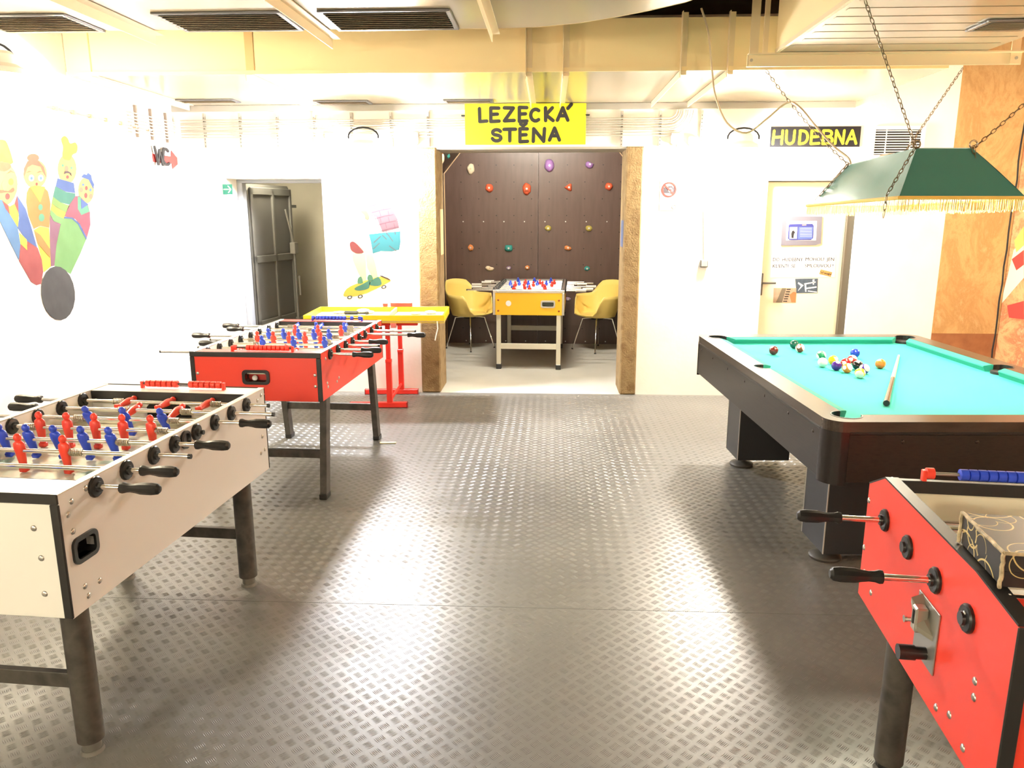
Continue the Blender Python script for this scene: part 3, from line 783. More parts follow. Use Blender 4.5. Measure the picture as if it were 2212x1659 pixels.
mb = MB(); fs_ = Fr((0, -.003, 0), (1, 0, 0), (0, 0, 1), (0, -1, 0))
def snp(x, y):
    p = onleaf(*cc(0, x, y)); return (p.x - so.x, p.z - so.z)
strokes(mb, fs_, [[snp(955, 975), snp(965, 1005), snp(990, 1008), snp(995, 980)], [snp(1010, 1000), snp(1020, 1022), snp(1035, 1005), snp(1045, 1028)], [snp(1055, 1010), snp(1065, 1030), snp(1080, 1012), snp(1075, 1045)], [snp(1095, 1015), snp(1100, 1040), snp(1118, 1022)]], .0035, 0, .0004)
mb.build('handwriting', M_inkbrown, st)
ph, po = leafquad('photo_print', 'blue grey photo of white instruments pinned under the door notice', 'photo', Q((580, 1322), (905, 1318), (915, 1092), (560, 1098)), mat('photo_blue', (.045, .07, .105), .4, var=[(.07, .10, .14)], vscale=30))
for q in (((600, 1290), (690, 1200), (610, 1150), (600, 1170), (650, 1210)), ((700, 1170), (880, 1140), (880, 1155), (705, 1190)), ((720, 1240), (890, 1215), (895, 1235), (725, 1260)), ((760, 1280), (900, 1300), (895, 1312), (755, 1295)), ((705, 1190), (730, 1190), (735, 1300), (715, 1300)), ((830, 1110), (860, 1105), (850, 1190), (835, 1190))):
    leafquad('white_shape', None, None, Q(*q), M_paper, .0017, .0003, ph, po)
ph, po = leafquad('photo_print', 'sepia photo of piano keys and a hand low on the cream door', 'photo', Q((215, 1470), (568, 1468), (580, 1242), (225, 1242)), mat('photo_sepia', (.36, .25, .17), .4, var=[(.42, .32, .23)], vscale=20))
leafquad('piano_case', None, None, Q((255, 1468), (355, 1468), (420, 1244), (355, 1244), (290, 1400)), mat('photo_case', (.16, .13, .09), .4), .0017, .0003, ph, po)
leafquad('hand', None, None, Q((500, 1465), (566, 1465), (578, 1310), (530, 1300), (470, 1350)), mat('photo_hand', (.34, .16, .06), .5), .0017, .0003, ph, po)
for k in range(6):
    y = 1255 + k * 37; x = 425 - k * 11
    leafquad('black_key', None, None, Q((x, y + 14), (x + 62, y + 14), (x + 66, y), (x + 4, y)), M_ink, .0022, .0003, ph, po)
# papers on the door posts
o = sheet('notice', 'narrow paper notice on the inner side of the left ochre post', 'notice', Fr((PL + .001, YB + .16, 1.28), (0, 1, 0), (0, 0, 1), (1, 0, 0)), .2, .42, mat('yellowed_paper', (.62, .48, .26), .7), .001)
o = sheet('notice', 'dark blue paper sign on the inner side of the right ochre post', 'notice', Fr((PR - .001, YB + .05, 1.36), (0, 1, 0), (0, 0, 1), (-1, 0, 0)), .25, .24, mat('blue_notice', (.10, .12, .2), .6), .001)
# wall vent right of the music sign
a, b = gy(1885, 335), gy(1990, 280)
vg = thing('wall_vent', 'white slatted ventilation grille high on the wall behind the pool lamp', 'vent', (a.x, YB, a.z))
W_, H_ = b.x - a.x, b.z - a.z
MB().box(0, W_, -.004, 0, 0, H_).build('opening', M_blackm, vg)
MB().box(-.03, W_ + .03, -.02, 0, H_, H_ + .03).box(-.03, W_ + .03, -.02, 0, -.03, 0).box(-.03, 0, -.02, 0, 0, H_).box(W_, W_ + .03, -.02, 0, 0, H_).build('frame', M_white, vg)
for k in range(10):
    z = H_ * (k + .5) / 10; MB().box(0, W_, -.018, -.010, z - .004, z + .004, M=Matrix.Translation((0, 0, 0))).build('slat', M_white, vg)
for k in (.25, .78): MB().box(W_ * k - .004, W_ * k + .004, -.010, -.004, 0, H_).build('upright', M_white, vg)

# ================================================================== WALL LAMPS
def wall_lamp(p, label, glow, col, wall=(0, 1, 0), reach=.2):
    t = thing('wall_lamp', label, 'lamp', p, 0, 'bulkhead lamps around the walls')
    mb = MB(); mb.lathe([(.001, .105), (.045, .105), (.062, .09), (.066, .05), (.10, .03), (.105, .005), (.09, .0)], 20); mb.build('cap', M_white, t, 40)
    m = mat('lamp_glass_' + label[:18], (.9, .9, .9), .3, emit=(col, glow))
    mb = MB(); mb.sphere((0, 0, -.035), .083, 16, 10, (1, 1, .95)); mb.build('glass_globe', m, t, 60)
    t.scale = (1.25, 1.25, 1.25); reach /= 1.25
    d = Vector(wall); s = d.cross(Vector((0, 0, 1)))
    mb = MB(); mb.tube([Vector((0, 0, .075)) + s * (.105 * math.cos(R(a))) + Vector((0, 0, .062 * math.sin(R(a)))) for a in range(-10, 191, 20)], .006, 6); mb.build('bail', M_blackm, t, 60)
    mb = MB(); mb.tube([(0, 0, .08), d * reach * .5 + Vector((0, 0, .09)), d * reach + Vector((0, 0, .06))], .014, 8); mb.build('wall_arm', M_white, t, 60)
    return t
wall_lamp((-1.61, 6.85, 2.21), 'glaring white bulkhead lamp left of the yellow climbing sign', GLOW_COOL, (.96, .96, 1), (0, 1, 0), .23)
wall_lamp((1.62, 6.85, 2.19), 'glaring warm bulkhead lamp between doorway and music room sign', GLOW_WARM, (1, .91, .79), (0, 1, 0), .23)
wall_lamp((-3.10, 4.48, 2.42), 'warm bulkhead lamp on the left wall at the picture edge', GLOW_LEFT, (1, .88, .64), (-1, 0, 0), .27)
wall_lamp((-3.12, -0.5, 2.20), 'bulkhead lamp on the left wall behind the viewer', GLOW_LEFT, (1, .88, .64), (-1, 0, 0), .27)  # unseen lamp, added for ambient light from behind left
wall_lamp((-.6, -2.35, 2.36), 'bulkhead lamp on the wall behind the viewer', GLOW_FILL, (1, .99, .98), (0, -1, 0), .25)  # added out of view as ambient fill from behind
wall_lamp((3.80, 1.0, 2.36), 'bulkhead lamp on the right wall out of the picture', GLOW_FILL, (1, .99, .98), (1, 0, 0), .25)  # invented fill lamp outside the frame on the right
wall_lamp((3.80, 5.2, 2.30), 'bulkhead lamp on the right wall near the painted corner', GLOW_FILL, (1, .99, .98), (1, 0, 0), .25)  # unseen lamp put in to light the right corner
wall_lamp((-2.75, 7.62, 2.25), 'small corridor lamp above the steel door inside', 32.0, (1, .92, .75), (0, -1, 0), .12)  # hidden above the opening, added because the corridor rendered too dark
tl = thing('tube_lamp', 'tube lamp on the climbing room ceiling above the yellow table', 'lamp', (-.2, 7.7, CZ))
MB().box(-.42, .42, -.05, .05, -.05, 0, .006).build('housing', M_white, tl)
MB().cyl((-.38, 0, -.075), (.38, 0, -.075), .02, n=10).build('tube', mat('tube_glow', (.9, .9, .9), .3, emit=((1, .93, .80), GLOW_TUBE)), tl)

# ================================================================== PAINTINGS ON THE WALLS
def paint(parent, org, onwall, pts, m, lay, smooth=3, name='painted_patch', n=Vector((1, 0, 0))):
    P = [onwall(*p) - org for p in pts]
    if smooth: P = smoothpts(P, smooth)
    mb = MB(); mb.prism([p + n * (.0006 * lay) for p in P], n * .0006)
    return mb.build(name, m, parent)
def ell(cx, cy, rx, ry, rot=0, n=20):
    c, s = math.cos(R(rot)), math.sin(R(rot))
    return [(cx + rx * math.cos(2 * math.pi * i / n) * c - ry * math.sin(2 * math.pi * i / n) * s, cy + rx * math.cos(2 * math.pi * i / n) * s + ry * math.sin(2 * math.pi * i / n) * c) for i in range(n)]
def pm(name, c):
    if name == 'skin': c = (.33, .22, .065)
    elif name == 'yellow': c = (.40, .30, .015)
    elif name == 'black': c = (.016, .015, .0135)
    elif name != 'white': c = tuple(x * .29 for x in c)
    return mat('paint_' + name, c, .7, var=[tuple(min(1, x * 1.12 + .01) for x in c)], vscale=9)
P_ = {'blue': (.06, .17, .62), 'lblue': (.12, .34, .75), 'red': (.60, .06, .05), 'orange': (.72, .36, .03), 'yellow': (.80, .66, .06), 'skin': (.82, .66, .34), 'brown': (.46, .20, .08),
      'teal': (.04, .38, .26), 'green': (.26, .62, .16), 'lime': (.36, .62, .10), 'mint': (.16, .62, .36), 'magenta': (.60, .09, .17), 'plum': (.40, .13, .24), 'black': (.035, .033, .03), 'dark': (.12, .05, .06), 'peach': (.78, .42, .22), 'white': (.86, .85, .8),
      'pink': (.70, .30, .36), 'cyan': (.03, .58, .68), 'pale': (.84, .78, .48), 'bluegreen': (.10, .55, .42), 'grey': (.25, .23, .25), 'rose': (.50, .12, .2)}
pc = {k: pm(k, v) for k, v in P_.items()}
def wp4(x, y): return gx(x / 3.4565, 240 + y / 3.4565, XL)
org = gx(100, 500, XL)
sk = thing('wall_painting', 'painting of four skittles with faces and a black ball on the left wall', 'painting', org)
def pin(lab): 
    o = bpy.data.objects.new('painted_skittle', None); COL.objects.link(o); o.parent = sk; o['label'] = lab; return o
def pp(par, pts, c, lay, sm=3, name='painted_patch'): return paint(par, org, wp4, pts, pc[c], lay, sm, name)
a_ = pin('painted skittle in a blue jacket and red trousers')
pp(a_, [(-60, 300), (-40, 220), (0, 213), (40, 220), (65, 270), (90, 350), (85, 395), (-60, 400)], 'yellow', 1, 3, 'hat')
pp(a_, ell(10, 545, 120, 168), 'skin', 2, 0, 'face')
pp(a_, [(-110, 640), (15, 665), (65, 760), (130, 870), (150, 1000), (138, 1112), (60, 955), (0, 830)], 'lblue', 3, 0, 'jacket')
pp(a_, [(125, 628), (190, 730), (230, 860), (276, 1020), (200, 970), (130, 872), (140, 800), (130, 720)], 'blue', 3, 0, 'jacket')
pp(a_, [(12, 665), (60, 705), (70, 770), (40, 730)], 'red', 4, 0, 'lapel'); pp(a_, [(125, 630), (105, 690), (135, 760), (132, 690)], 'red', 4, 0, 'lapel')
pp(a_, [(25, 672), (70, 712), (110, 690), (138, 770), (132, 868), (72, 775)], 'yellow', 3, 0, 'shirt'); pp(a_, [(140, 905), (197, 960), (200, 1040), (150, 990)], 'yellow', 4, 0, 'shirt')
pp(a_, [(150, 992), (200, 1040), (200, 970), (280, 1022), (310, 1110), (320, 1200), (305, 1290), (270, 1300), (230, 1275), (140, 1118)], 'red', 3, 0, 'trousers')
pp(a_, [(-10, 590), (30, 590), (60, 596), (95, 570), (105, 592), (85, 608), (40, 606), (0, 612)], 'brown', 4, 3, 'moustache'); pp(a_, ell(33, 555, 24, 40), 'peach', 5, 0, 'nose'); pp(a_, ell(53, 637, 17, 24), 'red', 4, 0, 'mouth')
pp(a_, ell(80, 528, 18, 26), 'yellow', 4, 0, 'eye'); pp(a_, [(45, 470), (75, 440), (110, 462), (80, 452)], 'brown', 4, 0, 'eyebrow'); pp(a_, [(-40, 385), (60, 385), (80, 420), (30, 450), (-30, 430)], 'brown', 3, 3, 'hair')
a_ = pin('painted skittle with a hair bun and an orange waistcoat')
pp(a_, ell(262, 470, 88, 108), 'skin', 1, 0, 'face'); pp(a_, ell(245, 350, 45, 32), 'brown', 3, 0, 'bun')
pp(a_, [(175, 505), (176, 430), (205, 372), (285, 370), (325, 415), (347, 500), (318, 455), (300, 415), (240, 400), (205, 420), (190, 460)], 'brown', 2, 0, 'hair')
pp(a_, [(215, 572), (260, 556), (322, 563), (357, 600), (376, 690), (366, 872), (300, 857), (250, 880), (210, 780), (194, 680), (198, 610)], 'orange', 2, 0, 'waistcoat')
pp(a_, [(222, 566), (270, 556), (335, 566), (297, 682)], 'yellow', 3, 0, 'collar')
pp(a_, ell(300, 718, 16, 23), 'mint', 3, 0, 'button'); pp(a_, ell(308, 795, 21, 29), 'mint', 3, 0, 'button')
pp(a_, [(252, 888), (300, 860), (366, 874), (372, 1000), (380, 1160), (325, 1205), (310, 1110), (272, 965)], 'yellow', 1, 0, 'skirt')
pp(a_, [(255, 892), (300, 925), (371, 1030), (371, 1095), (275, 985)], 'orange', 4, 0, 'sash')
for x in (233, 303): pp(a_, ell(x, 500, 20, 24), 'white', 2, 0, 'eye'); pp(a_, ell(x, 501, 9, 12), 'lblue', 3, 0, 'pupil')
pp(a_, ell(268, 503, 13, 21), 'peach', 3, 0, 'nose'); pp(a_, ell(272, 545, 8, 12), 'red', 3, 0, 'mouth')
for x in (212, 292): pp(a_, [(x - 22, 462), (x, 446), (x + 24, 452), (x, 456)], 'brown', 4, 0, 'eyebrow')
a_ = pin('painted skittle with a yellow cap and a striped sweater')
pp(a_, ell(500, 432, 70, 112), 'skin', 1, 0, 'face')
pp(a_, [(455, 210), (480, 186), (505, 205), (522, 242), (560, 234), (578, 265), (570, 310), (542, 325), (520, 365), (480, 360), (464, 330), (470, 270)], 'yellow', 2, 3, 'cap')
pp(a_, [(428, 502), (455, 510), (550, 537), (560, 612), (490, 602), (414, 562)], 'blue', 2, 0, 'sweater_stripe'); pp(a_, [(412, 562), (490, 604), (560, 614), (562, 640), (530, 702), (450, 682), (394, 640)], 'teal', 2, 0, 'sweater_stripe')
pp(a_, [(394, 640), (450, 682), (518, 706), (490, 757), (420, 717), (384, 690)], 'lime', 3, 0, 'sweater_stripe'); pp(a_, [(384, 690), (420, 720), (490, 757), (476, 802), (420, 782), (377, 735)], 'yellow', 2, 0, 'sweater_stripe')
pp(a_, [(377, 735), (420, 778), (474, 802), (456, 842), (400, 822), (371, 770)], 'green', 3, 0, 'sweater_stripe'); pp(a_, [(371, 770), (400, 822), (456, 845), (430, 950), (405, 1155), (378, 1160), (371, 1000)], 'plum', 1, 0, 'trousers')
pp(a_, ell(495, 430, 14, 22), 'peach', 3, 0, 'nose'); pp(a_, [(475, 470), (480, 450), (505, 448), (528, 462), (533, 485), (515, 464), (495, 462)], 'dark', 4, 0, 'moustache'); pp(a_, ell(502, 492, 10, 13), 'red', 3, 0, 'mouth')
for x, y in ((466, 406), (532, 424)): pp(a_, ell(x, y, 8, 9), 'mint', 3, 0, 'eye')
a_ = pin('small painted skittle with a blue hat and red shirt')
pp(a_, ell(642, 592, 59, 98), 'skin', 1, 0, 'face')
pp(a_, [(605, 492), (625, 470), (645, 476), (656, 460), (680, 480), (685, 510), (702, 548), (696, 582), (660, 512)], 'blue', 2, 0, 'hat')
pp(a_, [(560, 636), (590, 632), (655, 700), (670, 760), (673, 850), (645, 952), (600, 850), (560, 805), (480, 786), (510, 710)], 'magenta', 3, 0, 'shirt')
pp(a_, [(578, 638), (602, 640), (602, 722), (650, 700), (666, 750), (605, 776), (578, 730)], 'mint', 4, 0, 'collar'); pp(a_, [(600, 652), (657, 697), (605, 732)], 'blue', 5, 0, 'scarf')
pp(a_, [(470, 800), (530, 797), (580, 826), (620, 900), (642, 958), (600, 1060), (525, 1217), (480, 1190), (405, 1155), (420, 1000), (450, 850)], 'green', 2, 0, 'skirt')
pp(a_, [(478, 788), (540, 795), (590, 838), (646, 945), (642, 962), (580, 845), (535, 805), (474, 800)], 'blue', 4, 0, 'belt')
pp(a_, ell(643, 575, 10, 16), 'red', 3, 0, 'nose'); pp(a_, ell(639, 630, 11, 20), 'red', 3, 0, 'mouth'); pp(a_, ell(605, 588, 12, 19), 'peach', 3, 0, 'cheek'); pp(a_, ell(678, 637, 13, 19), 'peach', 3, 0, 'cheek')
pp(a_, ell(619, 550, 8, 9), 'lblue', 3, 0, 'eye'); pp(a_, ell(674, 588, 8, 12), 'lblue', 3, 0, 'eye')
pp(sk, ell(430, 1360, 126, 203, -6), 'black', 6, 0, 'painted_ball')

def wp5(x, y): return gy(460 + x / 4.366, 340 + y / 4.366, YB)
org2 = gy(800, 540, YB)
ska = thing('wall_painting', 'painting of a skateboarder in pink shirt and turquoise shorts on the back wall', 'painting', org2)
pk = {k: mat('darkened_paint_' + k, tuple(x * (.85 if k == 'white' else .30 if k in ('pale', 'yellow') else .09 if k in ('pink', 'peach', 'rose') else .14) for x in v), .7) for k, v in P_.items()}  # palette darkened to offset the strong light of the lamp close by
def ps(pts, c, lay, sm=0, name='painted_patch'): return paint(ska, org2, wp5, pts, pk[c], lay, sm, name, Vector((0, -1, 0)))
ps([(1438, 402), (1580, 358), (1650, 420), (1700, 500), (1740, 580), (1757, 665), (1600, 706), (1540, 560), (1490, 550), (1470, 480), (1440, 450)], 'pink', 1, 0, 'shirt')
for k in range(5):
    y0 = 440 + k * 58; x0 = 1470 + k * 28; x1 = 1655 + k * 24
    ps([(x0, y0 + 20), (x0 + 90, y0 - 5), (x1, y0 - 20), (x1, y0 - 14), (x0 + 90, y0 + 2), (x0, y0 + 28)], 'rose', 2, 0, 'brick_line')
    for j in range(2):
        xx = x0 + 45 + j * 80 + (k % 2) * 25; ps([(xx, y0 + 8), (xx + 12, y0 + 55), (xx + 18, y0 + 54), (xx + 6, y0 + 6)], 'rose', 2, 0, 'brick_line')
ps([(1470, 725), (1590, 712), (1766, 697), (1769, 800), (1756, 870), (1690, 886), (1580, 885), (1508, 907), (1490, 800)], 'cyan', 1, 0, 'shorts')
for q in (((1515, 800), (1580, 740), (1585, 745), (1520, 808)), ((1600, 730), (1640, 770), (1636, 776), (1596, 736)), ((1510, 860), (1570, 805), (1575, 810), (1514, 868)), ((1665, 830), (1730, 878), (1726, 884), (1660, 838)), ((1650, 720), (1700, 790), (1695, 794), (1645, 726))): ps(q, 'grey', 2, 0, 'fold_line')
ps([(1295, 802), (1330, 795), (1380, 840), (1422, 896), (1360, 906), (1310, 882), (1293, 840)], 'red', 2, 3, 'knee_pad')
ps([(1340, 790), (1490, 810), (1505, 896), (1420, 896), (1380, 840)], 'pale', 1, 0, 'thigh')
ps([(1313, 902), (1440, 905), (1450, 1190), (1420, 1182), (1370, 1090), (1320, 970)], 'pale', 1, 0, 'leg'); ps([(1440, 905), (1502, 905), (1532, 1000), (1556, 1120), (1560, 1166), (1520, 1166), (1455, 1040)], 'pale', 1, 0, 'leg')
ps([(1230, 1296), (1260, 1240), (1340, 1196), (1480, 1150), (1600, 1120), (1676, 1155), (1640, 1187), (1450, 1281), (1330, 1311), (1250, 1312)], 'yellow', 2, 2, 'skateboard')
ps([(1336, 1245), (1350, 1225), (1420, 1190), (1480, 1160), (1478, 1210), (1460, 1240), (1380, 1257)], 'bluegreen', 3, 3, 'shoe'); ps([(1478, 1180), (1560, 1125), (1592, 1190), (1560, 1212), (1490, 1207)], 'bluegreen', 3, 2, 'shoe')
ps([(1362, 1170), (1372, 1135), (1400, 1125), (1415, 1185), (1370, 1190)], 'mint', 3, 2, 'shoe'); ps([(1455, 1140), (1470, 1105), (1500, 1115), (1510, 1160), (1470, 1165)], 'mint', 3, 2, 'shoe')
for x, y in ((1290, 1320), (1390, 1312), (1612, 1222)): ps(ell(x, y, 26, 17, -15, 12), 'grey', 3, 0, 'wheel'); ps(ell(x, y, 12, 8, -15, 10), 'white', 4, 0, 'hub')
ps([(1397, 510), (1425, 496), (1455, 510), (1476, 565), (1460, 592), (1435, 578), (1430, 545)], 'peach', 2, 3, 'hand')
ps([(1562, 1110), (1600, 1116), (1672, 1150), (1664, 1158), (1590, 1126)], 'dark', 4, 0, 'outline'); ps(ell(1297, 608, 14, 22), 'pale', 1, 0, 'cuff')

# ================================================================== FOOTBALL TABLES
def player_mesh(name, m):
    mb = MB()
    mb.sphere((0, 0, .047), .0135, 10, 7, (.95, .95, 1.15))
    # torso and shoulders (rod passes through z=0)
    def loop(z, a, b, y=0.0): return [(a * math.cos(2 * math.pi * i / 10), y + b * math.sin(2 * math.pi * i / 10), z) for i in range(10)]
    secs = [(.036, .006, .006, 0), (.033, .012, .010, 0), (.027, .0195, .0125, 0), (.012, .0205, .0145, 0), (-.008, .0165, .0150, 0), (-.03, .0150, .0120, 0), (-.052, .0135, .0085, 0), (-.064, .0120, .008, 0)]
    vs, fs = [], []
    for z, a, b, y in secs: vs += loop(z, a, b, y)
    for i in range(len(secs) - 1):
        for j in range(10): fs.append((i * 10 + j, i * 10 + (j + 1) % 10, (i + 1) * 10 + (j + 1) % 10, (i + 1) * 10 + j))
    fs += [tuple(range(10)), tuple(range((len(secs) - 1) * 10, len(secs) * 10))]
    mb.add(vs, fs)
    mb.box(-.0125, .0125, -.011, .011, -.078, -.062, .002)
    return mb.mesh(name, m, 45)
PM = {'red': player_mesh('player', M_redpl), 'blue': player_mesh('player', M_bluepl)}
def handle_mesh():
    mb = MB(); prof = [(.010, 0), (.0165, .002), (.0175, .010), (.0140, .020), (.0130, .034), (.0155, .052), (.0185, .066), (.0190, .100), (.0165, .117), (.010, .124), (.002, .125)]
    mb.lathe(prof, 10, Matrix.Rotation(math.pi / 2, 4, 'Y')); return mb.mesh('handle', M_black, 30)
HM = handle_mesh()
mb = MB(); mb.lathe([(.0325, 0), (.0325, .006), (.029, .010), (.016, .012), (.015, .018), (.008, .018)], 14, Matrix.Rotation(math.pi / 2, 4, 'Y')); BUSH = mb.mesh('bushing', M_black, 30)
mb = MB(); mb.tube([(.046 * i / 48, .0125 * math.cos(i * .9), .0125 * math.sin(i * .9)) for i in range(49)], .0021, 5); SPR = mb.mesh('spring', M_spring, 60)
mb = MB(); mb.cyl((0, 0, 0), (.010, 0, 0), .0088, n=10); CAPM = mb.mesh('end_cap', M_black, 40)
mb = MB(); mb.lathe([(.001, .004), (.006, .0035), (.009, .0015), (.0095, 0)], 10); SCREW = mb.mesh('screw', M_alu, 50)

def rod(t, W, y, z, team, xs, tilt, hside, er, el, spring=True, hm=HM, rr=.0080, thick=.024):
    """one rod with players, bushings, springs, handle; er / el: how far it sticks out right / left of the cabinet"""
    mb = MB(); mb.cyl((-W / 2 - el, 0, 0), (W / 2 + er, 0, 0), rr, n=10)
    o = mb.build('rod', M_chrome, t, 60, loc=(0, y, z))
    if hm is not None:
        if hside > 0: link('handle', hm, o, (W / 2 + er - .004, 0, 0)); link('end_cap', CAPM, o, (-W / 2 - el, 0, 0), (0, 0, math.pi))
        else: link('handle', hm, o, (-W / 2 - el + .004, 0, 0), (0, 0, math.pi)); link('end_cap', CAPM, o, (W / 2 + er, 0, 0))
    for s in (1, -1):
        link('bushing', BUSH, o, (s * W / 2, 0, 0), (0, 0, 0 if s > 0 else math.pi))
        link('bushing', BUSH, o, (s * (W / 2 - thick), 0, 0), (0, 0, math.pi if s > 0 else 0))
    for x in xs: link('player', PM[team], o, (x, 0, 0), (tilt, 0, 0))
    if spring and xs:
        link('spring', SPR, o, (max(xs) + .019, 0, 0)); link('spring', SPR, o, (min(xs) - .019, 0, 0), (0, 0, math.pi))
    return o

def counters(t, y, z, cubes, x0, x1, big=1.0):
    """score counter: rod with sliding cubes. cubes: list of (x, material)"""
    mb = MB(); mb.cyl((x0, 0, 0), (x1, 0, 0), .005 * big, n=8); c = mb.build('score_rod', M_leg if big == 1 else M_alu, t, 60, loc=(0, y, z))
    me = {}
    for x, m in cubes:
        if m.name not in me:
            q = MB(); q.lathe([(.010 * big, -.0115 * big), (.0155 * big, -.0095 * big), (.0155 * big, .0095 * big), (.010 * big, .0115 * big)], 12, Matrix.Rotation(math.pi / 2, 4, 'Y') @ Matrix.Rotation(math.pi / 12, 4, 'Z')); me[m.name] = q.mesh('score_cube', m, 35)
        link('score_cube', me[m.name], c, (x, 0, 0))
    for x in (x0, x1): MB().box(x - .006, x + .006, -.010, .010, -.025, .010, .002).build('score_bracket', m if big == 1 else M_redpl, c)

def rounded_rect(x0, x1, z0, z1, r, n=4):
    out = []
    for cx, cz, a in ((x1 - r, z1 - r, 0), (x0 + r, z1 - r, 90), (x0 + r, z0 + r, 180), (x1 - r, z0 + r, 270)):
        for k in range(n + 1): out.append((cx + r * math.cos(R(a + 90 * k / n)), cz + r * math.sin(R(a + 90 * k / n))))
    return out
def ring_panel(mb, outer, inner, to3, vec):
    """plate with a hole: outer rectangle given by x0,x1,z0,z1; inner loop of points"""
    x0, x1, z0, z1 = outer; ix0 = min(p[0] for p in inner); ix1 = max(p[0] for p in inner); iz0 = min(p[1] for p in inner); iz1 = max(p[1] for p in inner)
    for a, b, c, d in ((x0, ix0, z0, z1), (ix1, x1, z0, z1), (ix0, ix1, z0, iz0), (ix0, ix1, iz1, z1)):
        mb.prism([to3(a, c), to3(b, c), to3(b, d), to3(a, d)], vec)
def ball_return(t, to3, nvec, x0, x1, z0, z1, rim=M_black, deep=M_blackm, w=.014, red=None):
    """recessed cup with a raised rim; to3(a,b) puts panel coordinates into the table frame, nvec points out"""
    o_ = rounded_rect(x0, x1, z0, z1, .022); i_ = rounded_rect(x0 + w, x1 - w, z0 + w, z1 - w, .014); n = len(o_)
    nv = Vector(nvec); mb = MB()
    P = [to3(*p) for p in o_] + [to3(*p) + nv * .008 for p in o_] + [to3(*p) + nv * .008 for p in i_] + [to3(*p) - nv * .05 for p in i_]
    fs = []
    for k in range(3):
        for j in range(n): fs.append((k * n + j, k * n + (j + 1) % n, (k + 1) * n + (j + 1) % n, (k + 1) * n + j))
    mb.add(P, fs); c = mb.build('ball_return', rim, t, 35)
    mb = MB(); mb.prism([to3(*p) - nv * .05 for p in i_], -nv * .002); mb.build('return_back', red or deep, c)
    return c

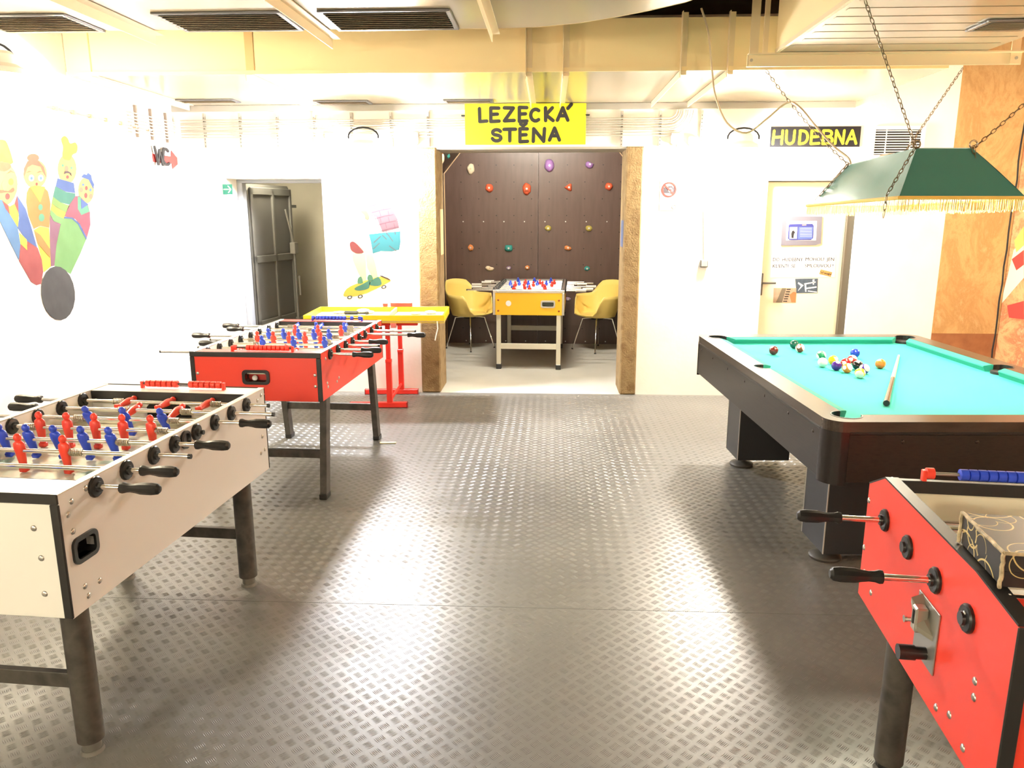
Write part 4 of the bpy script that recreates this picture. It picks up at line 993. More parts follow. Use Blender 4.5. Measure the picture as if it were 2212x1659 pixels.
def football_table(name, label, loc, rz, L, W, zt, zb, m_side, m_end, rods, legs='round', trim=M_blacktrim, pitch=M_pitch, group=None, inner=M_whitegl, topmat=None, tw=.10, ends=True, hole_side=None, hole_end=None, z_pitch=None, side_edge=None, rodz=None, th=.024):
    t = thing(name, label, 'football table', (*loc, 0), rz, 'football tables')
    hx, hy = W / 2, L / 2
    topmat = topmat or m_end
    z_pitch = z_pitch or zt - .115
    rz_ = rodz or zt - .034
    for s in (1, -1):
        if s > 0 and hole_side:
            mb = MB(); q0, q1, q2, q3 = hole_side
            ring_panel(mb, (-hy + .001, hy - .001, zb, zt - .004), [(q0, q2), (q1, q3)], lambda a, b: Vector((hx, a, b)), (-th, 0, 0)); mb.build('side_panel', m_side, t)
        else: MB().box(s * (hx - th), s * hx, -hy + .001, hy - .001, zb, zt - .004, .002).build('side_panel', m_side, t)
        MB().box(s * (hx - th - .001), s * (hx - th), -hy + tw, hy - tw, z_pitch, zt - .006).build('inner_board', inner, t)
        MB().box(s * (hx - th - .002), s * (hx + .0015), -hy, hy, zt - .004, zt, .0015).build('side_edge', side_edge or trim, t)
    for s in (-1, 1):
        # end panel with black edging and a broad top
        if s < 0 and hole_end:
            mb = MB(); q0, q1, q2, q3 = hole_end
            ring_panel(mb, (-hx + th, hx - th, zb, zt - .03), [(q0, q2), (q1, q3)], lambda a, b: Vector((a, -hy, b)), (0, .022, 0)); mb.build('end_panel', m_end, t)
        elif ends: MB().box(-hx + th, hx - th, s * hy, s * (hy - .022), zb, zt - .03, .002).build('end_panel', m_end, t)
        MB().box(-hx + th + .002, hx - th - .002, s * hy - s * .0005, s * (hy - tw), zt - .014, zt - .003, .002).build('end_top', topmat, t)
        MB().box(-hx + th + .002, hx - th - .002, s * (hy - tw), s * (hy - tw - .004), zt - .050, zt - .003, .0015).build('end_inner_trim', trim, t)
        MB().box(-hx + th + .002, hx - th - .002, s * (hy - tw + .004), s * (hy - tw), z_pitch, zt - .048).build('end_inner_board', inner, t)
        MB().box(-hx - .002, hx + .002, s * (hy + .003), s * (hy - .004), zt - .030, zt + .0005, .003).build('top_edge_trim', trim, t)
        for q in (-1, 1):
            MB().box(q * (hx + .002), q * (hx - .026), s * (hy + .003), s * (hy - .006), zb, zt - .03, .003).build('corner_trim', trim, t)
    MB().box(-hx + th, hx - th, -hy + .022, hy - .022, z_pitch - .016, z_pitch, 0).build('pitch', pitch, t)
    MB().box(-hx + th, hx - th, -hy + .022, hy - .022, zb + .02, zb + .03, 0).build('cabinet_floor', M_blackm, t)
    # goals
    for s in (-1, 1):
        y = s * (hy - tw - .0005)
        mb = MB(); mb.prism([(-.10, y, z_pitch + .001), (.10, y, z_pitch + .001), (.10, y, z_pitch + .045), (.085, y, z_pitch + .06), (-.085, y, z_pitch + .06), (-.10, y, z_pitch + .045)], (0, -s * .006, 0)); mb.build('goal', M_blackm, t)
    for r in rods: rod(t, W, r[0], rz_, *r[1:], thick=th)
    if legs == 'round':
        for sx in (-1, 1):
            for sy in (-1, 1):
                x, y = sx * (hx - .085), sy * (hy - .115)
                mb = MB(); mb.cyl((x, y, .045), (x, y, zb + .12), .040, n=20); l = mb.build('leg', M_leg, t, 40)
                mb = MB(); mb.lathe([(.020, .012), (.032, .012), (.036, 0.0), (.001, 0)][::-1], 16, Matrix.Translation((x, y, 0))); mb.cyl((x, y, .012), (x, y, .05), .028, n=14); mb.build('levelling_foot', mat('grey_foot', (.16, .15, .13), .5, .3), l, 40)
        for sy in (-1, 1): MB().box(-hx + .085, hx - .085, sy * (hy - .115) - .012, sy * (hy - .115) + .012, .225, .275, .002).build('cross_bar', M_leg, t)
    elif legs == 'splay':
        for sx in (-1, 1):
            for sy in (-1, 1):
                x = sx * (hx - .045); yb, yt = sy * (hy - .085), sy * (hy - .19)
                mb = MB(); vs = []
                for z, yy in ((.03, yb), (zb + .1, yt)):
                    for dx, dy in ((-.02, -.035), (.02, -.035), (.02, .035), (-.02, .035)): vs.append((x + dx, yy + dy, z))
                mb.add(vs, [(0, 3, 2, 1), (4, 5, 6, 7)] + [(i, (i + 1) % 4, 4 + (i + 1) % 4, 4 + i) for i in range(4)]); l = mb.build('leg', M_leg, t)
                MB().box(x - .024, x + .024, yb + sy * .006 - .04, yb + sy * .006 + .04, 0, .034, .004).build('foot_cap', M_black, l)
        for sy in (-1, 1):
            y = sy * (hy - .085 - .105 * (.26 / (zb + .1))); MB().box(-hx + .05, hx - .05, y - .012, y + .012, .235, .285, .002).build('cross_bar', M_leg, t)
    elif legs == 'metal':
        for sx in (-1, 1):
            for sy in (-1, 1):
                x, y = sx * (hx - .058), sy * (hy - .035); l = MB().box(x - .024, x + .024, y - .024, y + .024, .03, zb, .003).build('leg', M_leggrey, t)
                MB().box(x - .028, x + .028, y - .028, y + .028, 0, .055, .004).build('foot_cap', M_black, l)
        for sy in (-1, 1): MB().box(-hx + .08, hx - .08, sy * (hy - .035) - .012, sy * (hy - .035) + .012, .22, .28, .002).build('cross_bar', M_leggrey, t)
    return t
def screws(t, pts, n):
    for p in pts:
        q = Vector(n).to_track_quat('Z', 'Y').to_euler(); link('screw', SCREW, t, p, q)

def five(s=0, d=.12): return [s + d * k for k in (-2, -1, 0, 1, 2)]
def three(s=0, d=.185): return [s - d, s, s + d]
def two(s=0, d=.24): return [s - d / 2, s + d / 2]

# --- silver table, left foreground
L1, W1, ZT1, ZB1 = 1.35, .765, .902, .525
y1 = [-.53 + .1445 * k for k in range(4)] + [.075 + .1445 * k - .0 for k in range(4)]
y1 = [-.515, -.362, -.208, -.078, .073, .212, .352, .488]
rods1 = [(y1[0], 'blue', three(-.12, .17), .12, 1, .085, .18), (y1[1], 'blue', two(-.28, .20), .15, 1, .055, .21), (y1[2], 'red', three(-.10, .165), .10, -1, .125, .14),
         (y1[3], 'blue', five(-.06, .105), .30, 1, .085, .18), (y1[4], 'red', five(-.015, .112), .05, -1, .022, .24), (y1[5], 'blue', three(.02, .155), .45, 1, .110, .15), (y1[6], 'red', two(.055, .19), -1.35, -1, .175, .09), (y1[7], 'red', three(.03, .18), -1.5, -1, .095, .17)]
t1 = football_table('football_table', 'silver grey football table with round black legs in the left foreground', (-1.691, 2.640), -R(3.6), L1, W1, ZT1, ZB1, M_silver, M_whitegl, rods1, 'round', hole_side=(-.632, -.548, .685, .739), tw=.125, side_edge=mat('cream_alu_edge', (.74, .68, .58), .3, .3))
rp = lambda a, b: Vector((W1 / 2, a, b))
# reinforced cut-out for lifting, recessed black cup
ball_return(t1, rp, (1, 0, 0), -.645, -.535, .672, .752, w=.013)
screws(t1, [(W1 / 2, -.62, .862), (W1 / 2, -.555, .878), (W1 / 2, -.64, .83), (W1 / 2, -.63, .775), (W1 / 2, -.61, .595), (W1 / 2, -.60, .56), (W1 / 2, -.545, .58), (W1 / 2, .60, .86), (W1 / 2, .64, .875), (W1 / 2, .60, .62), (W1 / 2, .64, .625), (W1 / 2, .625, .69)], (1, 0, 0))
screws(t1, [(.30, -L1 / 2, .80), (.31, -L1 / 2, .71), (.305, -L1 / 2, .60)], (0, -1, 0))
# ball inlet between the middle rods
mb = MB(); mb.lathe([(.034, 0), (.034, .008), (.024, .010), (.020, .002), (.001, .002)], 14, Matrix.Translation((W1 / 2, -.005, .862)) @ Matrix.Rotation(math.pi / 2, 4, 'Y')); mb.build('ball_inlet', M_black, t1, 40)
cub = [(-.13 + .0255 * k, M_redpl) for k in range(6)] + [(.072 + .0255 * k, M_redpl) for k in range(6)]
counters(t1, L1 / 2 - .05, ZT1 + .018, cub, -.16, .22)
# --- red table behind it
L2, W2, ZT2, ZB2 = 1.39, .765, .892, .61
y2 = [-.53, -.379, -.222, -.074, .083, .229, .393, .542]
rods2 = [(y2[0], 'red', three(.0, .17), -1.2, 1, .14, .26), (y2[1], 'red', two(-.05, .19), -1.4, 1, .15, .10), (y2[2], 'blue', three(.055, .20), .35, -1, .21, .06), (y2[3], 'red', five(-.03, .105), .1, 1, .115, .17), (y2[4], 'blue', five(-.02, .103), .35, -1, .022, .26),
         (y2[5], 'red', three(.06, .16), .1, 1, .30, .05), (y2[6], 'blue', two(.095, .20), .3, -1, .31, .16), (y2[7], 'blue', three(-.03, .18), -1.3, -1, .03, .26)]
t2 = football_table('football_table', 'red football table with splayed black legs behind the silver one', (-1.641, 4.914), -R(2.0), L2, W2, ZT2, ZB2, M_red, M_red, rods2, 'splay', hole_end=(-.063, .063, .722, .773), side_edge=M_alu)
ball_return(t2, lambda a, b: Vector((a, -L2 / 2, b)), (0, -1, 0), -.08, .08, .705, .79, w=.017, red=mat('inner_red', (.5, .03, .02), .5))
screws(t2, [(-.345, -L2 / 2, .765), (-.345, -L2 / 2, .70), (.345, -L2 / 2, .765), (.345, -L2 / 2, .70)], (0, -1, 0))
screws(t2, [(W2 / 2, -.61, .845), (W2 / 2, -.60, .70), (W2 / 2, -.59, .675), (W2 / 2, -.42, .67), (W2 / 2, -.38, .685), (W2 / 2, .02, .76), (W2 / 2, .44, .70), (W2 / 2, .50, .70), (W2 / 2, .60, .74)], (1, 0, 0))
cub = [(-.135, M_redpl)] + [(-.055 + .0255 * k, M_redpl) for k in range(10)]
counters(t2, -L2 / 2 + .05, ZT2 + .018, cub, -.15, .205)
cub = [(-.115, M_bluepl)] + [(-.085 + .0255 * k, M_bluepl) for k in range(9)] + [(.175, M_bluepl), (.235, M_bluepl)]
counters(t2, L2 / 2 - .05, ZT2 + .018, cub, -.12, .25)
# --- yellow table in the climbing room
L3, W3 = 1.45, .765
metal_handle = None
mb = MB(); mb.cyl((0, 0, 0), (.115, 0, 0), .0165, n=10); HM3 = mb.mesh('handle', mat('pale_grip', (.66, .62, .55), .4, .4), 40)
rods3 = [(-.55 + .155 * k, ('red', 'red', 'blue', 'red', 'blue', 'red', 'blue', 'blue')[k], (three(0, .17), two(.05, .22), three(-.03, .18), five(.02, .105), five(-.05, .105), three(.08, .17), two(.1, .2), three(0, .2))[k], (.1, .5, 1.2, .2, -.6, .4, 1.3, .6)[k], (1, 1, -1, 1, -1, 1, -1, -1)[k], (.12, .20, .18, .24, .10, .14, .33, .22)[k], (.30, .26, .18, .12, .22, .06, .14, .12)[k], False, HM3) for k in range(8)]
t3 = football_table('football_table', 'yellow football table with aluminium edges in the climbing room', (-.195, 8.94), -R(1.8), L3, W3, .862, .595, M_yelpl, M_yelpl, rods3, 'metal', hole_end=(.146, .269, .691, .739), trim=M_alu, pitch=M_pitchwhite, topmat=M_alu, rodz=.845)
ball_return(t3, lambda a, b: Vector((a, -L3 / 2, b)), (0, -1, 0), .13, .285, .675, .755, rim=M_alu, w=.016, deep=mat('green_pipe', (.10, .12, .09), .4))
MB().cyl((-.215, -L3 / 2 - .002, .72), (-.215, -L3 / 2 + .002, .72), .030, n=20).build('white_disc', M_paper, t3)
for x in (-.325, .325):
    for z in (.64, .755): MB().lathe([(.001, .005), (.008, .004), (.011, 0)][::-1], 10, Matrix.Translation((x, -L3 / 2, z)) @ Matrix.Rotation(math.pi / 2, 4, 'X')).build('rivet', mat('copper_rivet', (.40, .10, .03), .4, .6), t3, 50)
for k in range(5): link('screw', SCREW, t3, (-.33 + .165 * k, -L3 / 2 - .003, .845), (math.pi / 2, 0, 0))
# --- red table, right foreground: four rods, chamfered side panels, coin slot
L4, W4, ZT4, ZB4 = .92, .76, .912, .485
t4 = thing('football_table', 'small red football table with a coin slot in the right foreground', 'football table', (1.323, 1.795, 0), -R(5.6), 'football tables')
hx, hy = W4 / 2, L4 / 2
prof = [(-hy, ZB4), (hy, ZB4), (hy, ZT4 - .062), (hy - .13, ZT4), (-hy + .19, ZT4), (-hy, ZT4 - .02)]
for s in (-1, 1):
    mb = MB(); mb.prism([(s * hx, a, b) for a, b in prof], (-s * .026, 0, 0)); mb.build('side_panel', M_red, t4)
    P = prof[2:]; mb = MB()
    for (a, b), (c, d) in zip(P[:-1], P[1:]): mb.prism([(s * (hx + .001), a, b), (s * (hx + .001), c, d), (s * (hx - .035), c, d), (s * (hx - .035), a, b)], (0, 0, .005))
    mb.build('side_edge', M_blacktrim, t4)
    MB().box(s * (hx - .026), s * (hx - .030), -hy + .10, hy - .10, .80, ZT4 - .004).build('inner_board', M_whitegl, t4)
MB().box(-hx + .026, hx - .026, hy - .03, hy - .004, ZB4, ZT4 - .075, .002).build('end_panel', M_red, t4)
mb = MB(); mb.prism([(-hx + .026, hy - .13, ZT4 - .004), (-hx + .026, hy - .004, ZT4 - .064), (-hx + .026, hy - .004, ZT4 - .074), (-hx + .026, hy - .13, ZT4 - .014)], (W4 - .052, 0, 0)); mb.build('end_top', M_red, t4)
MB().box(-hx + .030, hx - .030, hy - .150, hy - .128, ZT4 - .034, ZT4 + .003, .002).build('end_inner_trim', M_blacktrim, t4)
MB().box(-hx + .030, hx - .030, hy - .146, hy - .130, .80, ZT4 - .034).build('end_inner_board', mat('cream_board', (.80, .76, .60), .4), t4)
MB().box(-hx + .026, hx - .026, -hy, -hy + .025, ZB4, ZT4 - .05, .002).build('end_panel', M_red, t4)
MB().box(-hx - .002, -hx + .028, -hy - .006, -hy, ZB4, ZT4 - .02, .002).build('corner_trim', M_blacktrim, t4)
mb = MB(); mb.prism([(-hx + .036, -hy, ZT4 - .05), (-hx + .036, -hy, ZT4 - .022), (-hx + .036, -hy + .10, ZT4 - .011), (-hx + .036, -hy + .10, ZT4 - .05)], (W4 - .072, 0, 0)); mb.build('end_top', M_red, t4)
MB().box(-hx + .026, hx - .026, -hy + .02, hy - .05, .785, .80).build('pitch', M_pitchwhite, t4)
for s in (-1, 1):
    for q in (-1, 1):
        x, y = s * (hx - .085), q * (hy - .17); mb = MB(); mb.cyl((x, y, .02), (x, y, ZB4 + .1), .042, n=20); l = mb.build('leg', M_leg, t4, 40)
        mb = MB(); mb.cyl((x, y, 0), (x, y, .022), .036, n=16); mb.build('levelling_foot', M_black, l)
ROD4 = [(.29, 'blue', two(.05, .2), 0.2, -1, -.01, .125), (-.085, 'red', three(.1, .16), 0.3, -1, -.01, .125)]
for y, team, xs, tl_, hs, er, el in ROD4:
    o = rod(t4, W4, y, .845 - .045, team, [], tl_, hs, er, el, thick=.026, rr=.0085)
for y in (.105, -.265):
    o = link('bushing', BUSH, t4, (-hx, y, .80), (0, 0, math.pi))
    for dz in (-.012, .014):
        if y < 0: link('screw', SCREW, t4, (-hx - .012, y - .004, .80 + dz), Vector((-1, 0, 0)).to_track_quat('Z', 'Y').to_euler()).scale = (.6, .6, .6)
# telescopic rods keep their players inside
for y, team, xs in ((.105, 'blue', [.12, .26]), (-.265, 'red', [.2])):
    mb = MB(); mb.cyl((-hx + .03, 0, 0), (hx + .18, 0, 0), .0085, n=10); o = mb.build('rod', M_chrome, t4, 60, loc=(0, y, .80 + .055))
screws(t4, [(-hx, hy - .012, .80), (-hx, hy - .012, .645), (-hx, hy - .04, .575), (-hx, hy - .115, .545), (-hx, -.33, .69), (-hx, -.335, .655), (-hx, -.24, .545), (-hx, -.32, .52), (-hx, -.17, .515)], (-1, 0, 0))
pl = MB().box(-hx - .004, -hx, -.135, -.005 + .0, .575, .735, .001).build('coin_plate', mat('grey_plate', (.36, .35, .32), .35, .7), t4)
mb = MB(); mb.prism([(-hx - .004, -.115, .655), (-hx - .032, -.085, .665), (-hx - .032, -.035, .715), (-hx - .004, -.030, .725), ], (0, 0, .012)); mb.box(-hx - .034, -hx - .004, -.082, -.05, .655, .72, .004); mb.build('coin_slot', mat('slot_metal', (.45, .44, .36), .3, .7), pl)
MB().box(-hx - .036, -hx - .034, -.070, -.062, .675, .71).build('slot_opening', M_blackm, pl)
mb = MB(); mb.cyl((-hx - .004, -.03, .665), (-hx - .040, -.03, .665), .006, n=8); mb.cyl((-hx - .036, -.03, .665), (-hx - .042, -.03, .665), .009, n=10); mb.build('reject_button', M_chrome, pl, 40)
mb = MB(); mb.cyl((-hx - .004, -.085, .605), (-hx - .030, -.085, .605), .016, n=14); mb.cyl((-hx - .030, -.085, .605), (-hx - .068, -.085, .605), .019, n=14); mb.build('push_knob', M_black, pl, 40)
cub = [(-.265, M_redpl)] + [(-.175 + .0245 * k, M_bluepl) for k in range(18)]
counters(t4, hy - .138, ZT4 + .024, cub, -.28, .34, 1.06)

# things lying on or in the tables
def ball(name, label, cat, p, r, m, group=None, rot=None):
    mb = MB(); mb.sphere((0, 0, 0), r, 20, 12); o = mb.build(name, m, None, 180, loc=p)
    if rot: o.rotation_euler = rot
    return tag(o, label, cat, group)
fb = gz(55, 965, ZT1 - .095)
mb = MB(); mb.sphere((0, 0, 0), .0175, 16, 10); o = mb.build('football_ball', M_paper, None, 180, loc=(fb.x, fb.y, ZT1 - .115 + .0175)); tag(o, 'small white ball on the pitch of the silver football table', 'ball')
def localpt(t, p): return Matrix.Translation(t.location) @ Matrix.Rotation(t.rotation_euler.z, 4, 'Z') @ Vector(p)
bl = localpt(t2, (-.02, -L2 / 2 + .030, .7365))
mb = MB(); mb.sphere((0, 0, 0), .0165, 14, 9); o = mb.build('football_ball', M_paper, None, 180, loc=bl); tag(o, 'white ball lying in the ball return of the red table', 'ball')
# patterned box on the small red table
def ringmat():
    m = bpy.data.materials.new('black_box_gold_rings'); m.use_nodes = True; nt = m.node_tree; b = nt.nodes['Principled BSDF']; b.inputs['Roughness'].default_value = .42
    tc = nt.nodes.new('ShaderNodeTexCoord'); acc = None
    for k, (sc, w0) in enumerate(((8.5, .40), (12, .35), (6.5, .42))):
        mp = nt.nodes.new('ShaderNodeMapping'); mp.inputs['Location'].default_value = (k * 3.1, k * 1.7, k * .9); nt.links.new(tc.outputs['Object'], mp.inputs[0])
        v = nt.nodes.new('ShaderNodeTexVoronoi'); v.inputs['Scale'].default_value = sc; v.inputs['Randomness'].default_value = .8; nt.links.new(mp.outputs[0], v.inputs['Vector'])
        s = nt.nodes.new('ShaderNodeMath'); s.operation = 'SUBTRACT'; s.inputs[1].default_value = w0; nt.links.new(v.outputs['Distance'], s.inputs[0])
        a = nt.nodes.new('ShaderNodeMath'); a.operation = 'ABSOLUTE'; nt.links.new(s.outputs[0], a.inputs[0])
        l = nt.nodes.new('ShaderNodeMath'); l.operation = 'LESS_THAN'; l.inputs[1].default_value = .012; nt.links.new(a.outputs[0], l.inputs[0])
        if acc is None: acc = l
        else:
            q = nt.nodes.new('ShaderNodeMath'); q.operation = 'MAXIMUM'; nt.links.new(acc.outputs[0], q.inputs[0]); nt.links.new(l.outputs[0], q.inputs[1]); acc = q
    mx = nt.nodes.new('ShaderNodeMix'); mx.data_type = 'RGBA'; mx.inputs[6].default_value = (.022, .02, .018, 1); mx.inputs[7].default_value = (.62, .48, .20, 1)
    nt.links.new(acc.outputs[0], mx.inputs[0]); nt.links.new(mx.outputs[2], b.inputs['Base Color'])
    return m
bx = thing('gift_box', 'worn black box with gold ring pattern on the small red table', 'box', gz(2161, 1268, ZT4 + .006), -R(8))
BW, BD, BH = .40, .215, .075
MB().box(0, BW, 0, BD, 0, BH * .48, .002).build('box_body', ringmat(), bx)
MB().box(-.003, BW + .003, -.003, BD + .003, BH * .46, BH, .002).build('lid', bpy.data.materials['black_box_gold_rings'], bx)
m_tape = mat('peeling_tape', (.62, .50, .30), .6, var=[(.30, .24, .15)], vscale=60)
for p, q in (((-.004, -.004, BH), (-.004, BD + .004, BH)), ((-.004, -.004, BH), (BW, -.004, BH)), ((-.004, -.004, 0), (-.004, -.004, BH)), ((-.004, BD + .004, 0), (-.004, BD + .004, BH))):
    mb = MB(); P = [Vector(p).lerp(Vector(q), i / 12) + Vector((random.uniform(-.0012, .0012), random.uniform(-.0012, .0012), random.uniform(-.0012, .0012))) for i in range(13)]; mb.tube(P, .0042, 6); mb.build('worn_edge', m_tape, bx)
pb = localpt(t4, (.14, -.02, .80))
mb = MB(); mb.lathe([(.035, 0), (.042, .05), (.05, .055), (.05, .075), (.044, .078), (.001, .078)], 16); o = mb.build('blue_cup', mat('pale_blue_plastic', (.22, .26, .55), .5), None, 40, loc=pb); tag(o, 'pale blue upturned plastic cup behind the patterned box', 'cup')

# ================================================================== POOL TABLE
PW, PLN, PZ = 1.545, 2.366, .82
pt = thing('pool_table', 'black wood pool table with turquoise cloth at the right', 'pool table', (1.8805, 4.340, 0), R(2.65))
phx, phy, RW = PW / 2, PLN / 2, .118
ix, iy = phx - RW, phy - RW
RC, RB, RO = .064, .056, .085
ZCL = PZ - .042
def mir(pts, sx, sy): return [(sx * a, sy * b) for a, b in pts]
def extr(pts, z0, z1):
    mb = MB(); mb.prism([(a, b, z0) for a, b in pts], (0, 0, z1 - z0)); return mb
oc = (-phx + RO, -phy + RO)
half = [(oc[0] + RO * math.cos(R(a)), oc[1] + RO * math.sin(R(a))) for a in range(225, 179, -9)] + [(-phx, 0)]
mc = (-ix - .018, 0)
half += [(mc[0] + RB * math.cos(R(a)), mc[1] + RB * math.sin(R(a))) for a in range(180, 289, 12) if mc[0] + RB * math.cos(R(a)) <= -ix + .0001] 
ym = -math.sqrt(RB ** 2 - .018 ** 2)
half += [(-ix, ym)]
pcn = (-ix + .0, -iy + .0)
half += [(-ix, -iy + RC)] + [(pcn[0] + RC * math.cos(R(a)), pcn[1] + RC * math.sin(R(a))) for a in range(99, 226, 9)]
for sx in (1, -1):
    for sy in (1, -1): extr(mir(half, sx, sy), PZ - .05, PZ).build('rail', M_woodrail, pt)
short = [(oc[0] + RO * math.cos(R(a)), oc[1] + RO * math.sin(R(a))) for a in range(225, 271, 9)]
short = short + [(-a, b) for a, b in reversed(short)]
sb = [(pcn[0] + RC * math.cos(R(a)), pcn[1] + RC * math.sin(R(a))) for a in range(225, 361, 9)]
short = short + [(-a, b) for a, b in sb] + [(a, b) for a, b in reversed(sb)]
for sy in (1, -1): extr(mir(short, 1, sy), PZ - .05, PZ).build('rail', M_woodrail2, pt)
# slate bed with pocket cut-outs
bed = []
cor_ = [(RC * math.cos(R(a)), RC * math.sin(R(a))) for a in range(90, -1, -10)]      # about the lower left pocket: up the side, then along the end
bed += [(-ix + a, -iy + b) for a, b in cor_]
bed += [(ix - a, -iy + b) for a, b in reversed(cor_)]
bed += [(ix + .018 + RB * math.cos(R(a)), RB * math.sin(R(a))) for a in range(250, 109, -14)]
bed += [(ix - a, iy - b) for a, b in cor_]
bed += [(-ix + a, iy - b) for a, b in reversed(cor_)]
bed += [(-ix - .018 + RB * math.cos(R(a)), RB * math.sin(R(a))) for a in range(70, -71, -14)]
extr(bed, ZCL - .03, ZCL).build('cloth_bed', M_cloth, pt)
# cushions
def cushion(p0, p1, inward, m0, m1):
    p0, p1, n = Vector((*p0, 0)), Vector((*p1, 0)), Vector((*inward, 0)); d = (p1 - p0).normalized()
    prof = [(0, PZ - .001, 0), (.012, PZ - .001, .012), (.046, PZ - .010, .046), (.048, PZ - .016, .048), (.036, ZCL, .036), (0, ZCL, 0)]
    A_ = [p0 + n * o + d * (k * m0) + Vector((0, 0, z)) for o, z, k in prof]; B_ = [p1 + n * o - d * (k * m1) + Vector((0, 0, z)) for o, z, k in prof]
    k = len(prof); mb = MB(); mb.add(A_ + B_, [tuple(range(k)), tuple(range(2 * k - 1, k - 1, -1))] + [(i, (i + 1) % k, k + (i + 1) % k, k + i) for i in range(k)]); mb.build('cushion', M_cushion, pt)
for s in (-1, 1):
    for q in (-1, 1): cushion((s * ix, q * (iy - RC)), (s * ix, q * (-ym)), (-s, 0), 1.0, .35)
    cushion((-(ix - RC), s * iy), (ix - RC, s * iy), (0, -s), 1.0, 1.0)
# pockets
for (x, y, r) in [(sx * ix, sy * iy, RC) for sx in (-1, 1) for sy in (-1, 1)] + [(sx * (ix + .018), 0, RB) for sx in (-1, 1)]:
    mb = MB(); mb.lathe([(.02, PZ - .15), (r * .8, PZ - .14), (r + .001, PZ - .06), (r + .001, PZ - .028)], 20, Matrix.Translation((x, y, 0)))
    # keep the cup below the cloth on the bed side
    o = mb.build('pocket', M_blackm, pt, 60)
    a0 = math.degrees(math.atan2(y, x)) if abs(y) > .01 else (0 if x > 0 else 180)
    if abs(y) > .01: a0 = math.degrees(math.atan2(math.copysign(1, y), math.copysign(1, x)))
    span = 132 if abs(y) > .01 else 72
    mb = MB(); n = 18
    for i in range(n):
        t0, t1_ = (R(a0 - span + 2 * span * k / n) for k in (i, i + 1))
        mb.prism([(x + rr * math.cos(t), y + rr * math.sin(t), PZ - .052) for rr, t in ((r - .004, t0), (r - .004, t1_), (r + .0015, t1_), (r + .0015, t0))], (0, 0, .0535))
    mb.build('pocket_liner', M_black, o, 60)
# aprons, corner posts
ZA = .555
DARKSCREW = MB().lathe([(.001, .004), (.006, .0035), (.008, .0015), (.0085, 0)], 10).mesh('screw', mat('dark_screw', (.05, .04, .035), .3, .8), 50)
for s in (-1, 1):
    MB().box(s * phx, s * (phx - .03), -phy + RO, phy - RO, ZA, PZ - .052, .003).build('side_apron', M_wood, pt)
    MB().box(-phx + RO, phx - RO, s * phy, s * (phy - .03), ZA, PZ - .052, .003).build('end_apron', M_wood, pt)
    MB().box(s * (phx + .004), s * (phx - .02), -phy + RO, phy - RO, PZ - .056, PZ - .044, .003).build('rail_bead', M_black, pt)
    MB().box(-phx + RO, phx - RO, s * (phy + .004), s * (phy - .02), PZ - .056, PZ - .044, .003).build('rail_bead', M_black, pt)
    for q in (-1, 1):
        c0 = (s * (phx - RO), q * (phy - RO)); pts = []
        for k in range(10): pts.append((c0[0] + s * (RO + .003) * math.cos(R(10 * k)), c0[1] + q * (RO + .003) * math.sin(R(10 * k))))
        for k in range(9, -1, -1): pts.append((c0[0] + s * (RO - .03) * math.cos(R(10 * k)), c0[1] + q * (RO - .03) * math.sin(R(10 * k))))
        o = extr(pts, ZA - .012, PZ - .046); me_ = o.build('corner_post', mat('black_gloss_corner', (.014, .011, .010), .25), pt, 40)
for q in (-.86, -.60, -.30, .0, .30, .60, .86):
    link('screw', DARKSCREW, pt, (-phx, q * phy, PZ - .085), (0, -math.pi / 2, 0))
for q in (-.6, -.2, .2, .6): link('screw', DARKSCREW, pt, (q * phx, -phy, PZ - .085), (math.pi / 2, 0, 0))
MB().box(-phx + .05, phx - .05, -phy + .05, phy - .05, ZA + .02, ZA + .05).build('under_board', M_blackm, pt)
# legs
for s in (-1, 1):
    for q in (-1, 1):
        xo, yo = s * (phx - .165), q * (phy - .335)
        l = MB().box(xo, xo - s * .34, yo, yo - q * .27, .075, ZA + .03, .003).build('leg', mat('black_leg_panel', (.020, .021, .024), .35), pt)
        for yy in (yo, yo - q * .27): MB().box(xo + s * .002, xo - s * .003, yy + .0022, yy - .0022, .078, ZA).build('pale_edging', mat('pale_edging', (.42, .40, .36), .4), l)
        cx_, cy_ = xo - s * .07, yo - q * .135
        mb = MB(); mb.lathe([(.001, 0), (.075, 0), (.078, .012), (.070, .022), (.028, .034), (.020, .05), (.018, .078)], 24, Matrix.Translation((cx_, cy_, 0))); mb.build('levelling_foot', mat('dark_rubber_foot', (.045, .042, .036), .5), l, 40)
